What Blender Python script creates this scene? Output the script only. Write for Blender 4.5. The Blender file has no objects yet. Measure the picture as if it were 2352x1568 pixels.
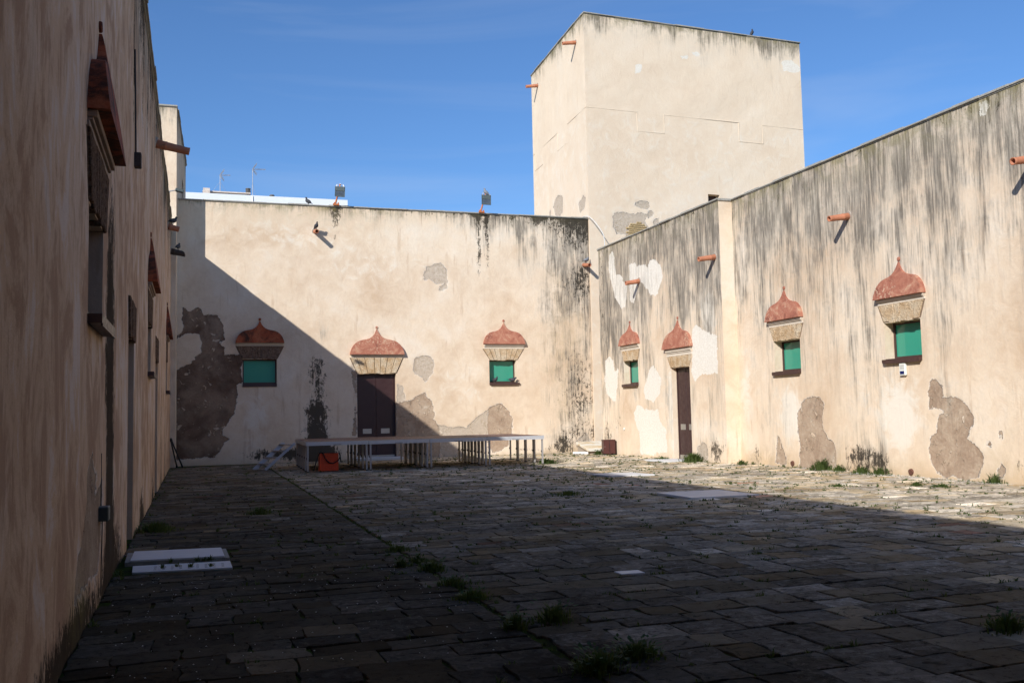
import bpy, bmesh, math, random
import numpy as np
from mathutils import Vector, Matrix

random.seed(7); rng = np.random.default_rng(11)
SC = bpy.context.scene
COL = SC.collection

# ------------------------------------------------------------------ camera
RW = [[0.949331, 0.003875, 0.314253], [-0.313579, 0.078287, 0.946329], [-0.020935, -0.996923, 0.075536]]                                  # rows: world X, Y, Z axes in camera axes (right, down, forward)
CAM = (0.0, 0.0, 1.75)
cd = bpy.data.cameras.new('camera'); cd.sensor_width = 36.0; cd.lens = 33.67
cd.clip_start = 0.1; cd.clip_end = 2000
cam = bpy.data.objects.new('camera', cd); COL.objects.link(cam)
cam.matrix_world = Matrix(((RW[0][0], -RW[0][1], -RW[0][2], CAM[0]),
                           (RW[1][0], -RW[1][1], -RW[1][2], CAM[1]),
                           (RW[2][0], -RW[2][1], -RW[2][2], CAM[2]),
                           (0, 0, 0, 1)))
SC.camera = cam

# ------------------------------------------------------------------ sky, sun, exposure
SUN = Vector((1.0, 0.93, -0.765)).normalized()      # the way the sunlight travels
wd = bpy.data.worlds.new('World'); SC.world = wd; wd.use_nodes = True
nt = wd.node_tree; nt.nodes.clear()
sky = nt.nodes.new('ShaderNodeTexSky'); sky.sky_type = 'NISHITA'; sky.sun_disc = False
sky.sun_elevation = math.asin(-SUN.z); sky.sun_rotation = math.atan2(-SUN.x, -SUN.y) % (2*math.pi)
sky.altitude = 0; sky.air_density = 1.0; sky.dust_density = 0.1; sky.ozone_density = 9.0
bg = nt.nodes.new('ShaderNodeBackground'); bg.inputs['Strength'].default_value = 0.132
wo = nt.nodes.new('ShaderNodeOutputWorld')
tc = nt.nodes.new('ShaderNodeTexCoord'); mp = nt.nodes.new('ShaderNodeMapping'); mp.inputs['Scale'].default_value = (1.1, 1.6, 9.0); mp.inputs['Rotation'].default_value = (0.10, 0.06, 0)
cn = nt.nodes.new('ShaderNodeTexNoise'); cn.inputs['Scale'].default_value = 1.7; cn.inputs['Detail'].default_value = 5; cn.inputs['Distortion'].default_value = 0.7
cr0 = nt.nodes.new('ShaderNodeMapRange'); cr0.inputs['From Min'].default_value = 0.48; cr0.inputs['From Max'].default_value = 0.80; cr0.inputs['To Max'].default_value = 0.16
mx0 = nt.nodes.new('ShaderNodeMix'); mx0.data_type = 'RGBA'; mx0.inputs[7].default_value = (5.2, 5.6, 6.2, 1)      # thin high cirrus, the same all over the sky
nt.links.new(tc.outputs['Generated'], mp.inputs[0]); nt.links.new(mp.outputs[0], cn.inputs['Vector']); nt.links.new(cn.outputs['Fac'], cr0.inputs['Value'])
nt.links.new(cr0.outputs[0], mx0.inputs['Factor']); nt.links.new(sky.outputs[0], mx0.inputs[6])
nt.links.new(mx0.outputs[2], bg.inputs['Color']); nt.links.new(bg.outputs[0], wo.inputs['Surface'])
sl = bpy.data.lights.new('sun', 'SUN'); sl.energy = 5.0; sl.angle = math.radians(0.53); sl.color = (1.0, 0.975, 0.935)
sun = bpy.data.objects.new('sun', sl); COL.objects.link(sun)
sun.rotation_euler = SUN.to_track_quat('-Z', 'Y').to_euler(); sun.location = (-20, -20, 40)
SC.view_settings.view_transform = 'Standard'; SC.view_settings.look = 'None'
SC.view_settings.gamma = 1.0; SC.view_settings.use_curve_mapping = False
SC.view_settings.exposure = 0.12
SC.cycles.use_adaptive_sampling = True; SC.cycles.adaptive_threshold = 0.02
SC.cycles.max_bounces = 6; SC.cycles.diffuse_bounces = 4; SC.cycles.glossy_bounces = 2; SC.cycles.transmission_bounces = 2

def project(x, y, z):                                # pixel (2352 x 1568) of a world point, to pick the stones that show largest
    d = (x-CAM[0], y-CAM[1], z-CAM[2])
    c = [RW[0][i]*d[0]+RW[1][i]*d[1]+RW[2][i]*d[2] for i in range(3)]
    if c[2] < 0.1: return None
    return 1176+2200*c[0]/c[2], 784+2200*c[1]/c[2], c[2]

# ------------------------------------------------------------------ node helper
class NB:
    def __init__(s, name):
        s.m = bpy.data.materials.new(name); s.m.use_nodes = True
        s.t = s.m.node_tree; s.t.nodes.clear()
        s.out = s.t.nodes.new('ShaderNodeOutputMaterial')
        s.b = s.t.nodes.new('ShaderNodeBsdfPrincipled'); s.t.links.new(s.b.outputs[0], s.out.inputs[0])
        s._p = None
    def set(s, sock, v):
        if hasattr(v, 'is_output'): s.t.links.new(v, sock)
        elif isinstance(v, (tuple, list)) and len(v) == 3 and sock.type == 'RGBA': sock.default_value = (*v, 1)
        else: sock.default_value = v
    def P(s, **kw):
        for k, v in kw.items(): s.set(s.b.inputs[k.replace('_', ' ')], v)
    def pos(s):
        if s._p is None: s._p = s.t.nodes.new('ShaderNodeNewGeometry').outputs['Position']
        return s._p
    def vmul(s, v, k):
        n = s.t.nodes.new('ShaderNodeVectorMath'); n.operation = 'MULTIPLY'; s.set(n.inputs[0], v); n.inputs[1].default_value = k
        return n.outputs[0]
    def vadd(s, v, w):
        n = s.t.nodes.new('ShaderNodeVectorMath'); n.operation = 'ADD'; s.set(n.inputs[0], v); s.set(n.inputs[1], w)
        return n.outputs[0]
    def noise(s, sc, det=4, rough=0.55, dist=0.0, vec=None, color=False):
        n = s.t.nodes.new('ShaderNodeTexNoise'); s.set(n.inputs['Vector'], vec if vec is not None else s.pos())
        n.inputs['Scale'].default_value = sc; n.inputs['Detail'].default_value = det
        n.inputs['Roughness'].default_value = rough; n.inputs['Distortion'].default_value = dist
        return n.outputs['Color' if color else 'Fac']
    def voro(s, sc, vec=None, feat='F1', out='Distance', rand=1.0):
        n = s.t.nodes.new('ShaderNodeTexVoronoi'); n.feature = feat; s.set(n.inputs['Vector'], vec if vec is not None else s.pos())
        n.inputs['Scale'].default_value = sc; n.inputs['Randomness'].default_value = rand
        return n.outputs[out]
    def ma(s, op, a, b=0.0, c=None, clamp=False):
        n = s.t.nodes.new('ShaderNodeMath'); n.operation = op; n.use_clamp = clamp
        s.set(n.inputs[0], a); s.set(n.inputs[1], b)
        if c is not None: s.set(n.inputs[2], c)
        return n.outputs[0]
    def mr(s, v, a, b, c=0.0, d=1.0, smooth=True):
        n = s.t.nodes.new('ShaderNodeMapRange'); n.interpolation_type = 'SMOOTHSTEP' if smooth else 'LINEAR'
        s.set(n.inputs['Value'], v)
        for k, x in zip(('From Min', 'From Max', 'To Min', 'To Max'), (a, b, c, d)): s.set(n.inputs[k], x)
        return n.outputs[0]
    def mix(s, f, a, b, mode='MIX'):
        n = s.t.nodes.new('ShaderNodeMix'); n.data_type = 'RGBA'; n.blend_type = mode
        s.set(n.inputs['Factor'], f); s.set(n.inputs[6], a); s.set(n.inputs[7], b)
        return n.outputs[2]
    def ramp(s, f, stops):
        n = s.t.nodes.new('ShaderNodeValToRGB'); s.set(n.inputs[0], f); e = n.color_ramp.elements
        while len(e) < len(stops): e.new(0.5)
        for q, (p, c) in zip(e, stops): q.position = p; q.color = (*c, 1)
        return n.outputs[0]
    def attr(s, name):
        n = s.t.nodes.new('ShaderNodeAttribute'); n.attribute_name = name; return n.outputs['Fac']
    def bump(s, h, dist=0.02, st=1.0):
        n = s.t.nodes.new('ShaderNodeBump'); s.set(n.inputs['Height'], h); n.inputs['Distance'].default_value = dist
        n.inputs['Strength'].default_value = st; s.t.links.new(n.outputs[0], s.b.inputs['Normal'])

def simple(name, col, rough=0.6, metal=0.0, var=0.25, sc=6.0, bump=0.0, bsc=40.0, spec=0.5):
    n = NB(name)
    f = n.noise(sc, 6, 0.65)
    c = n.mix(f, tuple(x*(1-var) for x in col), tuple(min(1, x*(1+var)) for x in col))
    n.P(Base_Color=c, Roughness=n.mr(n.noise(sc*3, 4), 0.3, 0.7, max(0, rough-0.1), min(1, rough+0.12)), Metallic=metal, Specular_IOR_Level=spec)
    if bump: n.bump(n.noise(bsc, 5, 0.6), bump)
    return n.m

def plaster_material(name='weathered_plaster', tint=(1.0, 0.968, 0.915), streaky=1.0, calm=0.12):
    n = NB(name); p = n.pos()
    warp = n.vadd(p, n.vmul(n.noise(0.9, 2, 0.5, color=True), (0.9, 0.9, 0.9)))
    big = n.noise(0.36, 4, 0.6, 0.5, vec=warp); med = n.noise(2.1, 6, 0.68, 0.7); fine = n.noise(13, 5, 0.72)
    st1 = n.noise(1.0, 4, 0.62, vec=n.vmul(p, (4.6, 4.6, 0.55))); st2 = n.noise(1.0, 4, 0.68, vec=n.vmul(p, (16, 16, 1.0)))
    T = lambda c: tuple(a*b for a, b in zip(c, tint))
    v = n.ma('ADD', n.ma('MULTIPLY', big, 0.68), n.ma('MULTIPLY', med, 0.32))
    col = n.ramp(v, [(0.32, T((0.565, 0.425, 0.300))), (0.42, T((0.665, 0.535, 0.405))), (0.51, T((0.735, 0.620, 0.490))), (0.60, T((0.765, 0.675, 0.565))), (0.70, T((0.785, 0.725, 0.640)))])
    col = n.mix(n.mr(fine, 0.35, 0.75, 0.0, 0.18), col, T((0.50, 0.39, 0.285)))
    run = n.ma('MULTIPLY', n.mr(st1, 0.58, 0.68), n.mr(big, 0.42, 0.58))
    col = n.mix(n.ma('MULTIPLY', run, 0.40*streaky), col, T((0.42, 0.275, 0.165)))
    dk = n.attr('drip'); broad = n.noise(1.0, 7, 0.70, 0.5, vec=n.vmul(p, (1.7, 1.7, 1.0)))
    col = n.mix(n.ma('MULTIPLY', n.mr(broad, 0.47, 0.58), n.ma('MULTIPLY', dk, 0.70)), col, T((0.40, 0.28, 0.205)))
    col = n.mix(n.ma('MULTIPLY', n.mr(broad, 0.46, 0.38), n.ma('MULTIPLY', dk, 0.60)), col, (0.68, 0.605, 0.55))
    col = n.mix(n.ma('MULTIPLY', n.mr(st2, 0.60, 0.72), n.ma('MULTIPLY', dk, 0.5)), col, T((0.24, 0.15, 0.095)))
    col = n.mix(calm, col, T((0.765, 0.650, 0.520)))
    pale = n.mr(n.ma('ADD', n.attr('pale'), n.ma('MULTIPLY', n.ma('SUBTRACT', med, 0.5), 1.4)), 0.22, 0.72)
    col = n.mix(n.ma('MULTIPLY', pale, 0.8), col, T((0.77, 0.735, 0.665)))
    ochre = n.mr(n.ma('ADD', n.attr('damp'), n.ma('MULTIPLY', n.ma('SUBTRACT', med, 0.5), 1.4)), 0.25, 0.9)
    col = n.mix(n.ma('MULTIPLY', ochre, 0.65), col, (0.52, 0.375, 0.22))
    # lost plaster: brown render, grey cement, white filler; distances with a ragged edge
    edge = n.ma('ADD', n.ma('MULTIPLY', n.ma('SUBTRACT', n.noise(3.2, 5, 0.72), 0.5), 0.36), n.ma('MULTIPLY', n.ma('SUBTRACT', fine, 0.5), 0.06))
    def mask(a, w=0.008): return n.mr(n.ma('ADD', n.attr(a), edge), -w, w)
    wm = mask('white'); gm = mask('grey'); isl = n.mr(n.noise(2.7, 5, 0.7, 1.0), 0.60, 0.63, 1.0, 0.25)
    lm = n.ma('MULTIPLY', mask('loss'), isl)
    gcol = n.mix(n.mr(med, 0.35, 0.65), n.mix(n.mr(fine, 0.35, 0.65), (0.40, 0.315, 0.225), (0.60, 0.515, 0.415)), (0.52, 0.43, 0.335))
    col = n.mix(gm, col, gcol)
    lcol = n.ramp(n.ma('ADD', n.ma('MULTIPLY', n.noise(1.3, 5, 0.68, 0.8), 0.65), n.ma('MULTIPLY', fine, 0.35)),
                  [(0.36, (0.30, 0.212, 0.148)), (0.50, (0.405, 0.300, 0.215)), (0.60, (0.475, 0.370, 0.270)), (0.66, (0.63, 0.54, 0.43))])
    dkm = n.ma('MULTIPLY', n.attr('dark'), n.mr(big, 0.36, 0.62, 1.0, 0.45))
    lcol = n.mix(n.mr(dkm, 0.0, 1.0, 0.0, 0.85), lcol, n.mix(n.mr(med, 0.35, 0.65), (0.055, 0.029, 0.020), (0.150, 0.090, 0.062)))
    col = n.mix(lm, col, lcol)
    sd = n.ma('ADD', n.ma('MAXIMUM', n.attr('loss'), n.attr('grey')), edge)
    rim = n.ma('MULTIPLY', n.mr(sd, -0.035, -0.004), n.mr(sd, -0.004, 0.012, 1.0, 0.0))
    col = n.mix(n.ma('MULTIPLY', rim, 0.5), col, (0.80, 0.76, 0.69))
    # grey-black weathering in fine vertical runs, then black algae in ragged specks
    s1 = n.mr(st1, 0.34, 0.66, smooth=False); s2 = n.mr(st2, 0.34, 0.66, smooth=False); s3 = n.mr(med, 0.32, 0.68, smooth=False); s4 = n.mr(n.noise(1.0, 4, 0.6, 0.6, vec=n.vmul(p, (1.5, 1.5, 0.5))), 0.32, 0.68, smooth=False)
    g3 = n.ma('ADD', n.ma('ADD', n.ma('MULTIPLY', s1, 0.24), n.ma('MULTIPLY', s2, 0.27)), n.ma('ADD', n.ma('MULTIPLY', s3, 0.19), n.ma('MULTIPLY', s4, 0.30)))
    sa = n.ma('MINIMUM', n.ma('MULTIPLY', n.attr('stain'), n.mr(big, 0.40, 0.62, 0.72, 1.2)), 0.92)
    sv = n.ma('ADD', n.ma('MULTIPLY', sa, 0.62), n.ma('MULTIPLY', n.ma('MULTIPLY', n.ma('SUBTRACT', g3, 0.50), 1.15), n.mr(sa, 0.0, 0.40, smooth=False)))
    soot = n.mix(n.mr(n.ma('ADD', n.ma('MULTIPLY', s2, 0.55), n.ma('MULTIPLY', s4, 0.45)), 0.2, 0.9), (0.35, 0.305, 0.245), (0.125, 0.110, 0.090))
    col = n.mix(n.ma('MULTIPLY', n.mr(sv, 0.04, 0.72), 0.92), col, soot)
    wc = n.mix(n.mr(fine, 0.35, 0.65), (0.70, 0.64, 0.545), (0.78, 0.735, 0.65))
    col = n.mix(n.ma('MULTIPLY', wm, n.mr(n.ma('ADD', n.ma('MULTIPLY', s2, 0.6), n.ma('MULTIPLY', sa, 0.5)), 0.55, 1.1, 0.96, 0.45)), col, wc)
    speck = n.ma('ADD', n.ma('MULTIPLY', n.mr(n.noise(6.5, 6, 0.78, 0.8, vec=n.vmul(p, (1, 1, 0.7))), 0.33, 0.67, smooth=False), 0.72), n.ma('MULTIPLY', s2, 0.28))
    bv = n.ma('SUBTRACT', n.ma('ADD', n.attr('black'), speck), 0.93)
    col = n.mix(n.ma('MULTIPLY', n.mr(bv, 0.0, 0.30), 0.92), col, (0.034, 0.029, 0.023))
    col = n.mix(n.ma('MULTIPLY', n.ma('MULTIPLY', n.attr('moss'), n.mr(med, 0.38, 0.62)), 0.75), col, (0.22, 0.185, 0.065))
    lg = n.ma('MAXIMUM', lm, gm)
    h = n.ma('ADD', n.ma('MULTIPLY', fine, n.ma('ADD', 0.24, n.ma('MULTIPLY', lg, 0.5))), n.ma('MULTIPLY', med, 0.6))
    h = n.ma('SUBTRACT', h, n.ma('MULTIPLY', lg, 1.7))
    n.P(Base_Color=col, Roughness=0.95, Specular_IOR_Level=0.0)
    n.bump(h, 0.030)
    return n.m

M = {}
M['plaster'] = plaster_material()
M['plaster_tower'] = plaster_material('tower_plaster', calm=0.62)
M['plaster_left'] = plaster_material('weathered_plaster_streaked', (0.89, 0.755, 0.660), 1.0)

def terracotta():
    n = NB('red_ochre_paint')
    a = n.noise(2.6, 7, 0.7, 0.6); b = n.noise(14, 6, 0.72); c = n.noise(1.1, 3, 0.6)
    col = n.ramp(a, [(0.34, (0.22, 0.082, 0.056)), (0.45, (0.345, 0.128, 0.082)), (0.54, (0.41, 0.172, 0.110)), (0.62, (0.47, 0.235, 0.150)), (0.70, (0.50, 0.35, 0.23))])
    col = n.mix(n.mr(b, 0.55, 0.72, 0, 0.55), col, (0.23, 0.085, 0.055))
    col = n.mix(n.ma('MULTIPLY', n.mr(b, 0.52, 0.62), n.mr(c, 0.45, 0.6)), col, (0.55, 0.37, 0.25))
    n.P(Base_Color=col, Roughness=0.82, Specular_IOR_Level=0.25); n.bump(n.ma('ADD', b, n.ma('MULTIPLY', a, 0.6)), 0.014)
    return n.m
M['hood'] = terracotta()
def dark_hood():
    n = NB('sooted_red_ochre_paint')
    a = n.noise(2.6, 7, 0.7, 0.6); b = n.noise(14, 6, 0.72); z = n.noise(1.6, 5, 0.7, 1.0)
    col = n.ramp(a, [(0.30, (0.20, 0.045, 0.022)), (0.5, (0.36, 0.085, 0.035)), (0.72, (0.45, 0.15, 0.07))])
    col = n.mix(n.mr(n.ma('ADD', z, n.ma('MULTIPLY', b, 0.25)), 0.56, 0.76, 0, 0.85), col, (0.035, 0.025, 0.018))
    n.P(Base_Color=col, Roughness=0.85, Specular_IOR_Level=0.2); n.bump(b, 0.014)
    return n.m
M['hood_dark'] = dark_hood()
def lintelstone():
    n = NB('porous_shell_stone')
    a = n.noise(3.0, 5, 0.6); b = n.noise(26, 6, 0.8); v = n.voro(34)
    col = n.ramp(a, [(0.36, (0.56, 0.37, 0.20)), (0.5, (0.69, 0.51, 0.32)), (0.64, (0.76, 0.62, 0.44))])
    col = n.mix(n.mr(b, 0.52, 0.66, 0, 0.7), col, (0.27, 0.18, 0.105))
    n.P(Base_Color=col, Roughness=0.95, Specular_IOR_Level=0.15); n.bump(n.ma('ADD', b, n.ma('MULTIPLY', v, 0.7)), 0.05)
    return n.m
M['lintel'] = lintelstone()
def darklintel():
    n = NB('shaded_brown_lintel_stone'); b = n.noise(22, 5, 0.8)
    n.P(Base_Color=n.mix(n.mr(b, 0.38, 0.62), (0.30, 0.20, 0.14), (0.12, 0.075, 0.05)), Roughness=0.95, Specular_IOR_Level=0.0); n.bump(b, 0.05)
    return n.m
M['lintel_dark'] = darklintel()  # brown lintel stone with shade put into its colour, for shaded openings
M['cream'] = simple('cream_lime_paint', (0.64, 0.555, 0.445), 0.85, var=0.18, sc=4, bump=0.006)
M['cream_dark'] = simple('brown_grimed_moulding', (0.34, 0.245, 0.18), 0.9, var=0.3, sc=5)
M['spout'] = simple('terracotta_pipe', (0.43, 0.165, 0.085), 0.75, var=0.28, sc=5, bump=0.004)
M['spout_dark'] = simple('lichen_black_pipe', (0.05, 0.035, 0.028), 0.9, var=0.5, sc=9, bump=0.01)
M['coping'] = simple('cement_coping', (0.33, 0.31, 0.265), 0.9, var=0.5, sc=9, bump=0.012)
M['frame'] = simple('brown_metal_frame', (0.065, 0.032, 0.026), 0.5, var=0.3)
M['door'] = simple('dark_brown_door_paint', (0.040, 0.016, 0.016), 0.45, var=0.2, sc=2.0, bump=0.002)
M['door_slate'] = simple('slate_grey_door_paint', (0.085, 0.085, 0.10), 0.5, var=0.15, sc=2)
M['steel'] = simple('brushed_steel', (0.50, 0.49, 0.46), 0.42, 0.8, var=0.12)
M['alu'] = simple('aluminium_profile', (0.55, 0.56, 0.58), 0.45, 0.25, var=0.12, sc=3)
M['alu_warm'] = simple('scratched_aluminium_leg', (0.40, 0.38, 0.365), 0.45, 0.3, var=0.2, sc=5)
M['deck'] = simple('brown_film_plywood', (0.135, 0.062, 0.045), 0.6, var=0.3, sc=3.5, bump=0.002)
M['rubber'] = simple('black_rubber', (0.018, 0.018, 0.018), 0.75)
M['black'] = simple('black_paint', (0.015, 0.015, 0.017), 0.5)
M['orange'] = simple('orange_crate_plastic', (0.70, 0.075, 0.018), 0.45, var=0.12)
M['marble'] = simple('white_marble', (0.66, 0.65, 0.64), 0.5, var=0.10, sc=1.6, bump=0.002)
def stainedmarble():
    n = NB('rust_stained_marble'); a = n.noise(2.2, 6, 0.65, 0.8)
    n.P(Base_Color=n.mix(n.mr(a, 0.42, 0.62), (0.70, 0.67, 0.58), (0.58, 0.45, 0.27)), Roughness=0.7); n.bump(n.noise(30, 4), 0.004)
    return n.m
M['marble_rust'] = stainedmarble()
M['box'] = simple('brown_box_enamel', (0.072, 0.022, 0.018), 0.42, var=0.15)
M['whitewash'] = simple('white_painted_render', (0.80, 0.80, 0.79), 0.8, var=0.05, sc=2)
M['bluewash'] = simple('white_wash_parapet', (0.72, 0.745, 0.76), 0.8, var=0.06, sc=2)
M['flaked'] = simple('flaking_white_paint', (0.62, 0.53, 0.45), 0.9, var=0.45, sc=9, bump=0.01)
M['grey_pot'] = simple('concrete_pot', (0.16, 0.15, 0.14), 0.9, var=0.3, sc=10)
M['galv'] = simple('galvanised_mast', (0.50, 0.48, 0.47), 0.45, 0.6)
M['lamp_grey'] = simple('grey_lamp_housing', (0.065, 0.082, 0.078), 0.5, var=0.15)
M['rust'] = simple('orange_primer_bracket', (0.46, 0.14, 0.045), 0.7, var=0.35, sc=14)
M['outlet'] = simple('dark_clay_outlet', (0.13, 0.055, 0.035), 0.85, var=0.4, sc=14)
M['siren_white'] = simple('white_alarm_plastic', (0.74, 0.73, 0.66), 0.4, var=0.05)
M['siren_blue'] = simple('blue_lens', (0.012, 0.018, 0.10), 0.2)
M['cable'] = simple('white_cable', (0.62, 0.60, 0.56), 0.6)
M['feather'] = simple('grey_feathers', (0.035, 0.037, 0.045), 0.7, var=0.6, sc=22)
M['feather_pale'] = simple('pale_feathers', (0.20, 0.205, 0.22), 0.7, var=0.7, sc=20)
M['brick'] = simple('old_yellow_brick', (0.44, 0.32, 0.16), 0.92, var=0.4, sc=6, bump=0.02, bsc=30)
M['joint'] = simple('dark_crumbled_joint', (0.20, 0.135, 0.085), 0.95, var=0.4, sc=12)
M['mortar'] = simple('crumbly_mortar', (0.36, 0.30, 0.24), 0.95, var=0.3, sc=8, bump=0.02, bsc=30)
M['scored'] = simple('ochre_scored_joint', (0.70, 0.575, 0.43), 0.9, var=0.25, sc=3)
M['roof'] = simple('flat_roof_screed', (0.30, 0.22, 0.17), 0.9, var=0.3, sc=1)
M['flake'] = simple('white_plaster_crumbs', (0.74, 0.72, 0.66), 0.9)
def greenpane():
    n = NB('green_blind_behind_glass')
    a = n.noise(0.9, 3, 0.5)
    n.P(Base_Color=n.mix(a, (0.030, 0.255, 0.165), (0.045, 0.32, 0.215)), Roughness=0.30, Specular_IOR_Level=0.35, Coat_Weight=0.5, Coat_Roughness=0.04)
    return n.m
M['pane'] = greenpane()
def greypane():
    n = NB('dim_grey_glass'); n.P(Base_Color=(0.05, 0.075, 0.08), Roughness=0.12, Specular_IOR_Level=0.5); return n.m
M['pane_grey'] = greypane()
def lampglass():
    n = NB('lamp_reflector_glass'); n.P(Base_Color=n.mix(n.noise(9, 2), (0.06, 0.075, 0.08), (0.22, 0.25, 0.26)), Roughness=0.12, Metallic=0.55); return n.m
M['lamp_glass'] = lampglass()

def stone_material(name, cols, rough_cols, lich):
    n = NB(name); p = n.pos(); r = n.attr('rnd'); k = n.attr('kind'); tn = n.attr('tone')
    off = n.t.nodes.new('ShaderNodeCombineXYZ'); n.set(off.inputs[2], n.ma('MULTIPLY', r, 37.0))
    q = n.vadd(p, off.outputs[0])
    a = n.noise(2.4, 4, 0.6, 0.5, vec=q); b = n.noise(9, 6, 0.76, 0.8, vec=q); f = n.noise(50, 3, 0.7, vec=q)
    lay = n.noise(3.0, 5, 0.68, 1.8, vec=n.vmul(q, (1.0, 2.2, 1.0)))
    smooth = n.mix(n.mr(a, 0.35, 0.65), n.ramp(r, cols), n.mix(0.5, n.ramp(r, cols), (0.28, 0.22, 0.155)))
    rough = n.mix(n.mr(lay, 0.42, 0.60), n.ramp(r, rough_cols), n.mix(0.45, n.ramp(r, rough_cols), (0.42, 0.39, 0.345)))
    isr = n.mr(n.ma('ADD', k, n.ma('MULTIPLY', n.ma('SUBTRACT', a, 0.5), 0.9)), 0.40, 0.60)
    col = n.mix(isr, smooth, rough)
    col = n.mix(n.ma('MULTIPLY', n.mr(b, 0.515, 0.59), n.ma('ADD', 0.18, n.ma('MULTIPLY', isr, lich))), col, (0.58, 0.535, 0.47))
    col = n.mix(n.mr(b, 0.46, 0.37, 0.0, 0.8), col, (0.085, 0.072, 0.056))
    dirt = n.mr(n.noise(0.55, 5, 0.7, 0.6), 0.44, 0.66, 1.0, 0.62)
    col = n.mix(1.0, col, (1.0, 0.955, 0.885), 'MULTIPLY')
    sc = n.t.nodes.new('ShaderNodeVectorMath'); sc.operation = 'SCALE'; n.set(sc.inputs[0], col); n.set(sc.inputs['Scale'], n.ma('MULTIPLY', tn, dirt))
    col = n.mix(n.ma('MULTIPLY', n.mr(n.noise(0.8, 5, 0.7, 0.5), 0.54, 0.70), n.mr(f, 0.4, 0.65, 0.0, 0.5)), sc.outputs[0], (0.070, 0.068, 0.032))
    n.P(Base_Color=col, Roughness=0.9, Specular_IOR_Level=0.03)
    n.bump(n.ma('ADD', n.ma('MULTIPLY', n.ma('MULTIPLY', lay, isr), 0.9), n.ma('ADD', n.ma('MULTIPLY', b, 0.6), n.ma('MULTIPLY', f, 0.12))), 0.020)
    return n.m
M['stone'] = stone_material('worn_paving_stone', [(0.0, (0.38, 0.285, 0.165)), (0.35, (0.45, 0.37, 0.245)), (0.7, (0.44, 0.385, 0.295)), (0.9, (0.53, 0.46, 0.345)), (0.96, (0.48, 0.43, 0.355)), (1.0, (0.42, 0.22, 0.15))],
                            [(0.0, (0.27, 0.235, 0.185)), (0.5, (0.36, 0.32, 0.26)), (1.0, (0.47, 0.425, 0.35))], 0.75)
def groundmat():
    n = NB('mossy_joint_earth')
    a = n.noise(3.5, 6, 0.65); b = n.noise(30, 5, 0.7)
    col = n.mix(n.mr(a, 0.35, 0.6), (0.050, 0.044, 0.026), n.mix(b, (0.040, 0.060, 0.012), (0.090, 0.125, 0.024)))
    n.P(Base_Color=col, Roughness=0.95, Specular_IOR_Level=0.0); n.bump(b, 0.03)
    return n.m
M['earth'] = groundmat()
def grassmat(name, a, b):
    n = NB(name); n.P(Base_Color=n.mix(n.noise(9, 4, 0.6), a, b), Roughness=0.6, Specular_IOR_Level=0.3, Subsurface_Weight=0.0)
    tr = n.t.nodes.new('ShaderNodeBsdfTranslucent'); tr.inputs[0].default_value = (b[0]*1.3, b[1]*1.3, b[2], 1)
    mx = n.t.nodes.new('ShaderNodeMixShader'); mx.inputs[0].default_value = 0.3
    n.t.links.new(n.b.outputs[0], mx.inputs[1]); n.t.links.new(tr.outputs[0], mx.inputs[2]); n.t.links.new(mx.outputs[0], n.out.inputs[0])
    return n.m
M['grass'] = grassmat('grass_blades', (0.035, 0.062, 0.013), (0.105, 0.140, 0.040))
M['weed'] = grassmat('weed_leaves', (0.030, 0.065, 0.014), (0.06, 0.115, 0.026))

# ------------------------------------------------------------------ object helpers
WO = {}
def tag(o, label=None, cat=None, group=None, kind=None):
    if label: o['label'] = label
    if cat: o['category'] = cat
    if group: o['group'] = group
    if kind: o['kind'] = kind
    return o
def thing(name, label, cat, loc, group=None):
    o = bpy.data.objects.new(name, None); COL.objects.link(o); o.empty_display_size = 0.2
    o.location = loc; WO[o] = Vector(loc); tag(o, label, cat, group); return o
def mesh(name, V, F, mat, parent=None, origin=None, smooth=False, attrs=None, bevel=0.0, recalc=True, fattr=None):
    V = np.asarray(V, float)
    if origin is None:
        origin = (float(V[:, 0].min()+V[:, 0].max())/2, float(V[:, 1].min()+V[:, 1].max())/2, float(V[:, 2].min()))
    og = Vector(origin)
    me = bpy.data.meshes.new(name); me.from_pydata((V-np.array(og)).tolist(), [], F)
    if recalc or bevel:
        bm = bmesh.new(); bm.from_mesh(me)
        bmesh.ops.recalc_face_normals(bm, faces=bm.faces)
        if bevel: bmesh.ops.bevel(bm, geom=bm.edges[:], offset=bevel, segments=1, affect='EDGES', clamp_overlap=True)
        bm.to_mesh(me); bm.free()
    if smooth: me.polygons.foreach_set('use_smooth', [True]*len(me.polygons))
    if attrs:
        for k, a in attrs.items():
            at = me.attributes.new(k, 'FLOAT', 'POINT'); at.data.foreach_set('value', np.ascontiguousarray(a, dtype=np.float32))
    if fattr:
        for k, v in fattr.items():
            at = me.attributes.new(k, 'FLOAT', 'POINT'); at.data.foreach_set('value', np.full(len(me.vertices), v, dtype=np.float32))
    me.materials.append(M[mat] if isinstance(mat, str) else mat)
    o = bpy.data.objects.new(name, me); COL.objects.link(o)
    if parent is not None: o.parent = parent; o.location = og-WO[parent]
    else: o.location = og
    WO[o] = og
    return o
BF = [(0, 1, 2, 3), (7, 6, 5, 4), (0, 4, 5, 1), (1, 5, 6, 2), (2, 6, 7, 3), (3, 7, 4, 0)]
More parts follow.
